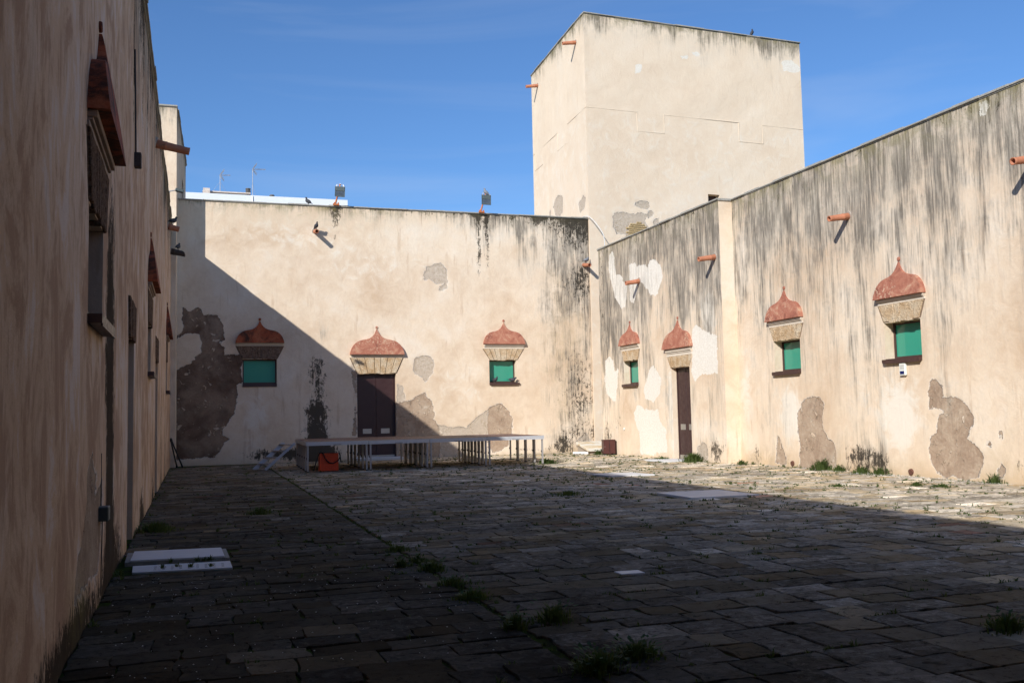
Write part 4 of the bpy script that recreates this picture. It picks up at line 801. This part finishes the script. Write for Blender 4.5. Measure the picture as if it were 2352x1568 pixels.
# ------------------------------------------------------------------ modular stage
SA = math.radians(-1.8); sx_ = Vector((math.cos(SA), math.sin(SA), 0)); sy_ = Vector((-math.sin(SA), math.cos(SA), 0)); S0 = Vector((3.36, 31.15, 0))
COLN = ('leftmost column', 'second column from the left', 'third column from the left', 'rightmost column'); ROWN = ('front row', 'second row from the front', 'third row from the front', 'fourth row from the front', 'extra back row')
proto = None
def stage_deck(i, j):
    Wd, Dp, Hh = 2.0, 1.0, 1.0
    og = S0+sx_*(i*Wd)+sy_*(j*Dp+(0.12 if j == 4 else 0)); g = 0.006
    t = thing('stage_deck', 'brown stage deck on aluminium legs, %s, %s' % (COLN[i], ROWN[j]), 'stage deck', tuple(og), 'stage decks'); zj = random.uniform(-0.004, 0.004)
    def Q(x, y, z): return tuple(og+sx_*x+sy_*y+Vector((0, 0, z)))
    B().pbox(Q, g+0.01, Wd-g-0.01, g+0.01, Dp-g-0.01, Hh-0.018+zj, Hh+zj).mk('deck_panel', 'deck', t)
    f = B()
    for a, b_, c, d in ((g, Wd-g, g, g+0.035), (g, Wd-g, Dp-g-0.035, Dp-g), (g, g+0.035, g+0.0355, Dp-g-0.0355), (Wd-g-0.035, Wd-g, g+0.0355, Dp-g-0.0355)):
        f.pbox(Q, a, b_, c, d, Hh-0.062+zj, Hh-0.004+zj); ia = 0.006
        f.pbox(Q, a+ia, b_-ia, c+ia, d-ia, Hh-0.072+zj, Hh-0.0622+zj); f.pbox(Q, a, b_, c, d, Hh-0.125+zj, Hh-0.0722+zj)
    f.mk('frame', 'alu', t)
    if j == 0: B().pbox(Q, 0.86, 1.12, g-0.0015, g-0.0003, Hh-0.112, Hh-0.098).mk('maker_plate', 'black', t)
    for x in (0.065, Wd-0.065):
        for y in (0.065, Dp-0.065):
            lg = B().pbox(Q, x-0.028, x+0.028, y-0.028, y+0.028, 0.46, Hh-0.126); lg.pbox(Q, x-0.022, x+0.022, y-0.022, y+0.022, 0.06, 0.459).pbox(Q, x-0.026, x-0.010, y-0.026, y+0.026, 0.06, 0.44).pbox(Q, x+0.010, x+0.026, y-0.026, y+0.026, 0.06, 0.44)
            l = lg.mk('leg', 'alu_warm', t)
            B().pbox(Q, x-0.032, x+0.032, y-0.032, y+0.032, 0.029, 0.0595).mk('foot', 'rubber', l, bevel=0.004)
            B().pbox(Q, x-0.05, x-0.029, y-0.012, y+0.012, 0.44, 0.50).mk('clamp', 'black', l)
for j in range(5):
    for i in range(4 if j < 4 else 2): stage_deck(i, j)

st = thing('stage_stairs', 'light aluminium four step stairs leaning on the left end of the stage', 'stairs', (2.3, 34.3, 0))
f1 = Vector((1.93, 34.45, 0.03)); wv = Vector((0.36, -0.55, 0)); run = Vector((0.98, 0.02, 0.86))
for k in (0.0, 0.16, 1.0):
    p = f1+wv*k; B().bar(p, p+run*1.02, 0.035, 0.085).mk('stringer', 'alu', st)
for i in range(4):
    p = f1+run*(0.22+0.25*i); a = p+wv*0.02; c = p+wv*0.98
    B().obox((a+c)/2, (wv*0.48), Vector((0.10, 0.06, 0)), (0, 0, 0.018)).mk('tread', 'alu_warm', st)
B().bar(f1+wv*0.0+run*0.02, f1+wv+run*0.02, 0.03, 0.03).mk('foot_bar', 'alu', st)

cr = thing('crate', 'bright orange plastic crate tipped on its side under the stage', 'crate', (4.17, 31.75, 0.03))
cx0, cx1, cy0, cy1, cz0, cz1 = 3.86, 4.47, 31.72, 32.08, 0.035, 0.60
B().box((cx0+0.02, cy0+0.012, cz0+0.02), (cx1-0.02, cy0+0.02, cz1-0.02)).mk('crate_base', 'orange', cr)
for (a, b_) in (((cx0, cy0, cz0), (cx1, cy1, cz0+0.018)), ((cx0, cy0, cz1-0.018), (cx1, cy1, cz1)), ((cx0, cy0, cz0+0.0182), (cx0+0.018, cy1, cz1-0.0182)), ((cx1-0.018, cy0, cz0+0.0182), (cx1, cy1, cz1-0.0182))):
    B().box(a, b_).mk('crate_side', 'orange', cr, bevel=0.004)
rb = B()
for k in range(1, 10): rb.box((cx0+k*(cx1-cx0)/10-(0.008 if k in (3, 7) else 0.003), cy0-(0.004 if k in (3, 7) else -0.002), cz0+0.0185), (cx0+k*(cx1-cx0)/10+(0.008 if k in (3, 7) else 0.003), cy0+0.0119, cz1-0.0185))
for k in range(1, 10): rb.box((cx0+0.0185, cy0-(0.006 if k in (3, 6) else -0.004), cz0+k*(cz1-cz0)/10-(0.007 if k in (3, 6) else 0.003)), (cx1-0.0185, cy0+0.0115, cz0+k*(cz1-cz0)/10+(0.007 if k in (3, 6) else 0.003)))
rb.mk('crate_ribs', 'orange', cr)
B().box((cx0+0.22, cy0-0.008, cz1-0.13), (cx1-0.22, cy0+0.001, cz1-0.09)).mk('crate_handle', 'orange', cr)
pts = [(3.66, 31.68, 0.05), (3.72, 31.69, 0.25), (3.80, 31.70, 0.50), (3.88, 31.74, 0.62), (3.97, 31.70, 0.60), (4.03, 31.69, 0.47), (4.12, 31.685, 0.34), (4.24, 31.68, 0.28), (4.36, 31.68, 0.31), (4.48, 31.69, 0.40), (4.53, 31.75, 0.52), (4.50, 31.84, 0.615), (4.55, 31.9, 0.50), (4.58, 31.92, 0.30)]
def smoothp(p, n=6):
    out = []; P_ = [Vector(x) for x in p]
    for i in range(len(P_)-1):
        a, b_, c, d = P_[max(i-1, 0)], P_[i], P_[i+1], P_[min(i+2, len(P_)-1)]
        for k in range(n):
            t = k/n; out.append(0.5*((2*b_)+(-a+c)*t+(2*a-5*b_+4*c-d)*t*t+(-a+3*b_-3*c+d)*t**3))
    return out+[P_[-1]]
tag(B().tube(smoothp(pts), 0.019, 8).mk('hose', 'rubber', None, smooth=True), 'black hose draped over the front of the orange crate', 'hose')

# ------------------------------------------------------------------ lamps, alarm, poles, boxes, cables
def floodlight(x, z, label, tilt=0.0):
    t = thing('floodlight', label, 'floodlight', (x, 39.45, z), 'floodlights on the end wall')
    og = Vector((x+0.14+tilt*0.2, 39.20, z+0.50)); rx = Vector((math.cos(tilt), -0.12, math.sin(-0.05))).normalized(); up = Vector((-0.03-tilt*0.6, 0.22, 0.97)).normalized(); fw = rx.cross(up).normalized(); up = fw.cross(rx)*-1
    fw = -fw if fw.y > 0 else fw
    h = B(); w, hh, dd = 0.205, 0.235, 0.08
    V = [og+rx*a*w+up*b_*hh+fw*dd for a, b_ in ((-1, -1), (1, -1), (1, 1), (-1, 1))]+[og+rx*a*w*0.72+up*b_*hh*0.7-fw*dd for a, b_ in ((-1, -1), (1, -1), (1, 1), (-1, 1))]
    h.add(V, BF); hs_ = h.mk('housing', 'lamp_grey', t, bevel=0.01)
    b = B()
    for c, a, bb in ((up*0.217, rx*w, up*0.018), (up*-0.125, rx*w, up*0.10), (rx*0.19, rx*0.015, up*0.2), (rx*-0.19, rx*0.015, up*0.2)): b.obox(og+c+fw*0.09, a, bb, fw*0.012)
    b.mk('bezel', 'lamp_grey', t)
    B().obox(og+up*0.088+fw*0.084, rx*0.176, up*0.112, fw*0.003).mk('lens', 'lamp_glass', t)
    B().obox(og+up*0.065+fw*0.0885, rx*0.11, up*0.03, fw*0.0015).mk('lamp_tube', 'lamp_glass', t)
    for s in (-1, 1): B().obox(og+rx*s*0.16-up*0.232+fw*0.09, rx*0.02, up*0.03, fw*0.018).mk('clip', 'steel', t)
    y = B()
    for s in (-1, 1): y.bar(og+rx*s*0.13-up*0.225, og+rx*s*0.13-up*0.36, 0.014)
    y.bar(og-rx*0.137-up*0.36, og+rx*0.137-up*0.36, 0.014).bar(og-up*0.25, og-up*0.42, 0.010).mk('yoke', 'galv', t)
    tip = og-up*0.38
    m = B().bar((x-0.02, 39.46, z+0.02), tip, 0.05, 0.05); m.bar((x-0.12, 39.38, z+0.03), (x+0.14, 39.38, z+0.03), 0.05, 0.06).bar((x-0.10, 39.40, z+0.03), (x-0.02, 39.46, z+0.14), 0.04); m.bar((x+0.1, 39.40, z-0.02), (x+0.1, 39.40, z+0.12), 0.05)
    m.mk('bracket', 'rust', t)
    return t
floodlight(5.52, 10.52, 'grey floodlight on an orange bracket on the end wall, nearer the left corner')
floodlight(11.80, 10.50, 'grey floodlight with a pigeon on top, on the end wall nearer the tower', 0.10)
al = thing('alarm_siren', 'white alarm box with a dark blue lens under the nearest right window', 'alarm', (16.75, 19.6, 2.5))
B().pbox(PN, 19.48, 19.70, 0.0, 0.075, 2.50, 2.83).mk('siren_case', 'siren_white', al, bevel=0.018)
B().pbox(PN, 19.515, 19.665, 0.074, 0.080, 2.535, 2.615).mk('siren_lens', 'siren_blue', al, bevel=0.003)
for k in range(6): B().pbox(PN, 19.52, 19.66, 0.0752, 0.077, 2.66+k*0.02, 2.668+k*0.02).mk('vent_slot', 'coping', al)
jb = thing('junction_box', 'small grey junction box with a conduit low on the near left wall', 'electric box', (-0.85, 10.35, 0.78))
B().pbox(PL, 10.22, 10.42, -0.02, 0.085, 0.79, 0.93).mk('box_case', 'lamp_grey', jb, bevel=0.008)
B().tube([PL(10.30, 0.008, 1.45), PL(10.32, 0.008, 0.935)], 0.006, 6).mk('conduit', 'black', jb)
B().tube([PL(10.34, 0.02, 0.785), PL(10.36, 0.008, 0.06)], 0.006, 6).mk('conduit', 'black', jb)
ts = tag(B().pbox(PS, 35.0, 35.08, 0.0, 0.05, 1.02, 1.12).mk('tap_box', 'siren_white', None, bevel=0.008), 'tiny white socket box on the wall right of the brown cabinet', 'socket')
for (a, b_, lab) in (((-0.62, 38.20, 0.03), (-0.83, 37.35, 1.08), 'black pole leaning in the far left corner, the one closer to the wall'), ((-0.42, 38.05, 0.03), (-0.83, 37.50, 1.12), 'black pole leaning in the far left corner, the one farther from the wall')):
    a, b_ = Vector(a), Vector(b_); t = thing('pole', lab, 'pole', tuple(a), 'leaning poles')
    B().tube([a, b_], 0.028, 10).mk('shaft', 'black', t, smooth=True)
    B().tube([a+(b_-a)*0.0, a+(b_-a)*0.06], 0.036, 10).mk('foot', 'rubber', t)
    B().tube([a+(b_-a)*0.93, a+(b_-a)*1.0], 0.036, 10).mk('cap', 'rubber', t)
cb = smoothp([(16.55, 39.44, 10.54), (16.84, 39.30, 10.52), (16.98, 38.8, 10.1), (17.0, 38.2, 9.55), (16.8, 37.6, 9.05), (16.6, 37.2, 8.70), (16.5, 36.9, 8.69)])
tag(B().tube(cb, 0.018, 6).mk('cable', 'cable', None, smooth=True), 'thin white cable sagging from the end wall to the right wall coping', 'cable')
sm = thing('security_lamp', 'small dark lamp perched on top of the left wall near its far end', 'lamp', (-0.7, 33.0, 9.1))
B().tube([(-0.85, 33, 9.09), (-0.80, 33, 9.3), (-0.62, 33, 9.34)], 0.02, 8).mk('arm', 'galv', sm)
B().obox((-0.50, 33, 9.33), (0.13, 0, -0.03), (0, 0.10, 0), (0.01, 0, 0.045)).mk('head', 'lamp_grey', sm, bevel=0.015)

# ------------------------------------------------------------------ pigeons
def pigeon(loc, yaw, label, pitch=0.6, mat='feather', s=1.0):
    c, sn = math.cos(yaw), math.sin(yaw)
    spine = [(-0.19, 0.055, 0.010, 0.030), (-0.13, 0.075, 0.016, 0.034), (-0.08, 0.095, 0.045, 0.045), (-0.02, 0.115, 0.062, 0.062), (0.04, 0.135, 0.066, 0.068), (0.085, 0.165, 0.056, 0.056), (0.105, 0.205, 0.036, 0.036), (0.115, 0.240, 0.028, 0.027), (0.128, 0.262, 0.030, 0.028), (0.150, 0.268, 0.020, 0.020), (0.166, 0.262, 0.009, 0.008), (0.186, 0.254, 0.003, 0.003)]
    spine = [(x, z+0.01, rz*1.22, ry*1.25) if i not in (0, 11) else (x, z, rz, ry) for i, (x, z, rz, ry) in enumerate(spine)]; n = 10; V = []; F = []; k = pitch-0.6
    for i, (x, z, rz, ry) in enumerate(spine):
        a = spine[max(i-1, 0)]; b_ = spine[min(i+1, len(spine)-1)]; dx, dz = b_[0]-a[0], b_[1]-a[1]; L = math.hypot(dx, dz); nx, nz_ = -dz/L, dx/L
        for q in range(n):
            t = 2*math.pi*q/n; px = x+nx*rz*math.sin(t); pz = z+nz_*rz*math.sin(t); py = ry*math.cos(t)
            X = px*math.cos(k)-(pz-0.1)*math.sin(k); Zz = 0.1+px*math.sin(k)+(pz-0.1)*math.cos(k)
            V.append((loc[0]+s*(X*c-py*sn), loc[1]+s*(X*sn+py*c), loc[2]+s*Zz))
    m = len(spine)
    F = [(i*n+q, i*n+(q+1) % n, (i+1)*n+(q+1) % n, (i+1)*n+q) for i in range(m-1) for q in range(n)]+[tuple(range(n)), tuple(reversed(range((m-1)*n, m*n)))]
    for sgn in (-1, 1):                                 # legs grow out of the belly of the same mesh
        o = len(V); lx, ly = 0.0, 0.025*sgn
        for zz in (0.08, 0.0):
            for dx, dy in ((-0.007, -0.007), (0.007, -0.007), (0.007, 0.007), (-0.007, 0.007)): V.append((loc[0]+s*((lx+dx)*c-(ly+dy)*sn), loc[1]+s*((lx+dx)*sn+(ly+dy)*c), loc[2]+s*zz))
        F += [tuple(x+o for x in f) for f in BF]
    return tag(mesh('pigeon', V, F, mat, None, origin=loc, smooth=True), label, 'pigeon', 'pigeons')
pigeon((12.28, 39.44, 3.112), -1.2, 'dark pigeon on the end wall window sill, left of the pair', 0.35)
pigeon((13.04, 39.44, 3.112), -0.5, 'dark pigeon on the end wall window sill, right of the pair', 0.2)
pigeon((12.0, 39.28, 11.235), math.pi-0.3, 'grey pigeon perched on the right floodlight', 0.95, 'feather_pale')
_t = A0+e1*9.16+nf*-0.02; pigeon((_t.x, _t.y, 20.085), 0.2, 'pigeon standing on the top edge of the big tower', 1.15)
pigeon((4.68, 39.22, 9.44), -1.3, 'pigeon standing on the clay spout high on the end wall')
pigeon((16.60, 39.22, 8.42), 0.5, 'pale pigeon on the clay spout beside the tower corner', 0.5, 'feather_pale')
pigeon((4.42, 39.6, 10.535), 2.6, 'pigeon on the end wall coping left of the left floodlight', 0.8)
pigeon((-0.72, 33.6, 8.31), 0.7, 'pigeon on the short clay spout of the left wall', 0.5)
pigeon((-0.62, 37.4, 8.10), 1.2, 'pigeon on the broken black spout of the left wall', 0.5)

# ------------------------------------------------------------------ weeds and grass
def blades(bld, x, y, n, h, spread, wid=0.006, z=0.0, lean=0.5):
    for _ in range(n):
        r = min(1.5, abs(random.gauss(0, 0.55)))*spread; a = random.random()*6.283; bx, by = x+r*math.cos(a), y+r*math.sin(a)*0.8
        hh = h*random.uniform(0.35, 1.15)*(1-0.55*min(1, r/spread)**1.3); la = a+random.uniform(-0.9, 0.9); ln = hh*lean*random.uniform(0.2, 1.2); w = wid*random.uniform(0.6, 1.3)
        wx, wy = -math.sin(la+random.uniform(-1, 1))*w, math.cos(la)*w
        m = (bx+math.cos(la)*ln*0.35, by+math.sin(la)*ln*0.35, z+hh*0.62); t = (bx+math.cos(la)*ln, by+math.sin(la)*ln, z+hh*random.uniform(0.8, 1.0))
        bld.add([(bx-wx, by-wy, z), (bx+wx, by+wy, z), (m[0]+wx*0.8, m[1]+wy*0.8, m[2]), (m[0]-wx*0.8, m[1]-wy*0.8, m[2]), t], [(0, 1, 2, 3), (3, 2, 4)])
def leaves(bld, x, y, n, h, spread, size):
    for _ in range(n):
        r = spread*math.sqrt(random.random()); a = random.random()*6.283; px, py, pz = x+r*math.cos(a), y+r*math.sin(a), h*random.uniform(0.15, 1.0)
        d = Vector((math.cos(a+random.uniform(-1, 1)), math.sin(a+random.uniform(-1, 1)), random.uniform(-0.1, 0.8))).normalized(); s = d.cross(Vector((0, 0, 1))).normalized(); L = size*random.uniform(0.5, 1.2)
        p = Vector((px, py, pz)); bld.add([p, p+d*L*0.5+s*L*0.32, p+d*L, p+d*L*0.5-s*L*0.32], [(0, 1, 2, 3)])
CL = [ (15.95, 28.95, 0.42, 0.36, 260, 'tall grass clump beside the tall brown door'), (16.60, 22.85, 0.40, 0.30, 230, 'grass clump at the wall under the farther right window'),
  (16.62, 22.1, 0.24, 0.22, 120, 'small grass tuft just right of the clump under the farther window'), (16.62, 21.15, 0.24, 0.32, 150, 'low grass under the sooty stain on the right wall'),
  (16.62, 20.45, 0.24, 0.34, 170, 'low grass between the sooty stain and the wall drain'), (16.60, 16.75, 0.30, 0.18, 90, 'grass tuft at the wall base near the right edge'),
  (7.5, 19.1, 0.13, 0.5, 150, 'spreading grass patch alone in the shaded paving, middle of the courtyard'), (2.60, 6.10, 0.20, 0.20, 210, 'leafy weed clump at the bottom of the view, left of the pair'),
  (2.98, 6.32, 0.17, 0.22, 200, 'leafy weed clump at the bottom of the view, right of the pair'), (5.95, 5.95, 0.18, 0.22, 150, 'weeds at the lower right edge of the view'),
  (2.47, 7.53, 0.19, 0.11, 110, 'upright weed on the mossy joint, nearest along it'), (2.87, 7.66, 0.22, 0.20, 150, 'tall thin grass just right of the mossy joint'),
  (2.50, 8.9, 0.14, 0.18, 170, 'rounded grass cushion on the mossy joint, second from the front'), (2.51, 9.65, 0.14, 0.20, 180, 'rounded grass cushion on the mossy joint, third from the front'),
  (2.54, 10.68, 0.16, 0.17, 170, 'larger grass cushion on the mossy joint, fourth from the front'), (2.53, 11.35, 0.13, 0.12, 100, 'grass tuft on the mossy joint, fifth from the front'),
  (2.28, 11.09, 0.17, 0.07, 60, 'thin upright weed left of the mossy joint'), (2.51, 12.44, 0.12, 0.18, 120, 'grass tuft on the mossy joint, sixth from the front'),
  (-0.60, 16.4, 0.20, 0.34, 260, 'dark grass patch against the left wall past the doorway'), (1.15, 18.35, 0.17, 0.25, 130, 'shaded weeds in the dark paving between left wall and mossy joint'),
  (11.55, 31.2, 0.26, 0.34, 160, 'leafy weeds at the right end of the stage'), (15.75, 36.5, 0.24, 0.16, 90, 'small weed in front of the cellar hatch'),
  (13.41, 17.9, 0.09, 0.36, 130, 'flat grass patch in the sunny paving, left of the others'), (14.85, 17.15, 0.12, 0.16, 90, 'compact weed in the sunny paving near the wall drain'),
  (15.08, 16.65, 0.10, 0.24, 110, 'low grass in the sunny paving, right of the compact weed'), (15.8, 30.9, 0.16, 0.30, 90, 'grass round the doorstep of the tall brown door'), (16.35, 26.6, 0.20, 0.22, 90, 'grass at the foot of the step in the right wall')]
for x, y, h, sp, n, lab in CL:
    t = thing('weed_clump', lab, 'weed', (x, y, 0), 'weeds in the paving'); b = B(); blades(b, x, y, int(n*1.6), h*(0.78 if y < 14 else 0.9), sp*1.1, 0.005+0.0004*y**0.9, 0.01); tag(b.mk('grass_tuft', 'grass', t, recalc=False, origin=(x, y, 0)), kind='stuff')
    if True: b = B(); leaves(b, x, y, int(n*(0.6 if 'weed' in lab else 0.2)), h*0.8, sp*0.9, 0.045+0.001*y); tag(b.mk('leaves', 'weed', t, recalc=False, origin=(x, y, 0)), kind='stuff')
jg = B()
for (ar, s) in keep:
    a, b_, c, d, zn = s; y = c
    sunny = 0.5+0.5*math.sin(a*1.3+2*math.sin(c*0.9))
    pr = (0.24 if zn == 'R' else 0.12)*(0.35+1.3*sunny)*(2.4 if a > 8 else 1.0)
    if y < 1: continue
    if random.random() < pr: 
        t = random.random()
        for k in range(random.randint(1, 4)): blades(jg, a+(b_-a)*min(1, max(0, t+random.uniform(-0.25, 0.25))), c+random.uniform(-0.02, 0.02), random.randint(5, 14), random.uniform(0.03, 0.085), 0.05, 0.004+0.0003*y, 0.0, 0.9)
    if random.random() < pr*0.7: blades(jg, a, c+(d-c)*random.random(), random.randint(4, 12), random.uniform(0.03, 0.07), 0.04, 0.004+0.0003*y, 0.0, 0.9)
y = 4.0
while y < 34:
    if random.random() < 0.6: blades(jg, 2.52+random.uniform(-0.03, 0.03), y, random.randint(5, 14), random.uniform(0.02, 0.055), 0.06, 0.005+0.0003*y, 0.0, 0.9)
    y += random.uniform(0.10, 0.3)
y = 8.0
while y < 37:
    X = 16.74 if y < 27.2 else 16.24
    if random.random() < 0.5: blades(jg, X-random.uniform(0, 0.12), y, random.randint(8, 26), random.uniform(0.05, 0.14), 0.09, 0.01, 0.0, 0.7)
    if random.random() < 0.35: blades(jg, -0.83+random.uniform(0, 0.1), y, random.randint(8, 20), random.uniform(0.05, 0.12), 0.08, 0.008, 0.0, 0.7)
    y += random.uniform(0.25, 0.7)
for x, y in ((-0.27, 12.6), (-0.35, 12.16), (-0.19, 12.22), (-0.03, 12.1), (0.19, 12.06), (0.04, 12.56), (0.19, 12.6), (0.12, 12.58)): blades(jg, x, y, 26, 0.07, 0.035, 0.006, 0.03, 0.9)
tag(mesh('joint_grass', jg.V, jg.F, 'grass', None, recalc=False, origin=(0, 0, 0)), 'short green grass and moss growing in the paving joints', 'grass', kind='stuff')
# plaster crumbs fallen along the right wall
cr_ = B()
for _ in range(700):
    u = random.gauss(19.6, 1.7); x = 16.72-abs(random.gauss(0, 0.42)); s = random.uniform(0.005, 0.018)
    if not 16 < u < 24: continue
    a = random.random()*6.28; p = Vector((x, u, 0.036)); cr_.add([p+Vector((math.cos(a+k*2.1)*s*random.uniform(0.6, 1.2), math.sin(a+k*2.1)*s*random.uniform(0.6, 1.2), random.uniform(0, 0.006))) for k in range(3)]+[p+Vector((0, 0, s*0.6))], [(0, 1, 3), (1, 2, 3), (2, 0, 3)])
for _ in range(260):
    x, y = random.uniform(-0.8, 2.4), random.uniform(6.8, 11.5); s = random.uniform(0.003, 0.010); p = Vector((x, y, 0.036)); a = random.random()*6.28
    cr_.add([p+Vector((math.cos(a+k*2.1)*s, math.sin(a+k*2.1)*s, 0)) for k in range(3)]+[p+Vector((0, 0, s*0.6))], [(0, 1, 3), (1, 2, 3), (2, 0, 3)])
tag(mesh('plaster_crumbs', cr_.V, cr_.F, 'flake', None, recalc=False, origin=(0, 0, 0)), 'white plaster crumbs scattered on the paving', 'rubble', kind='stuff')
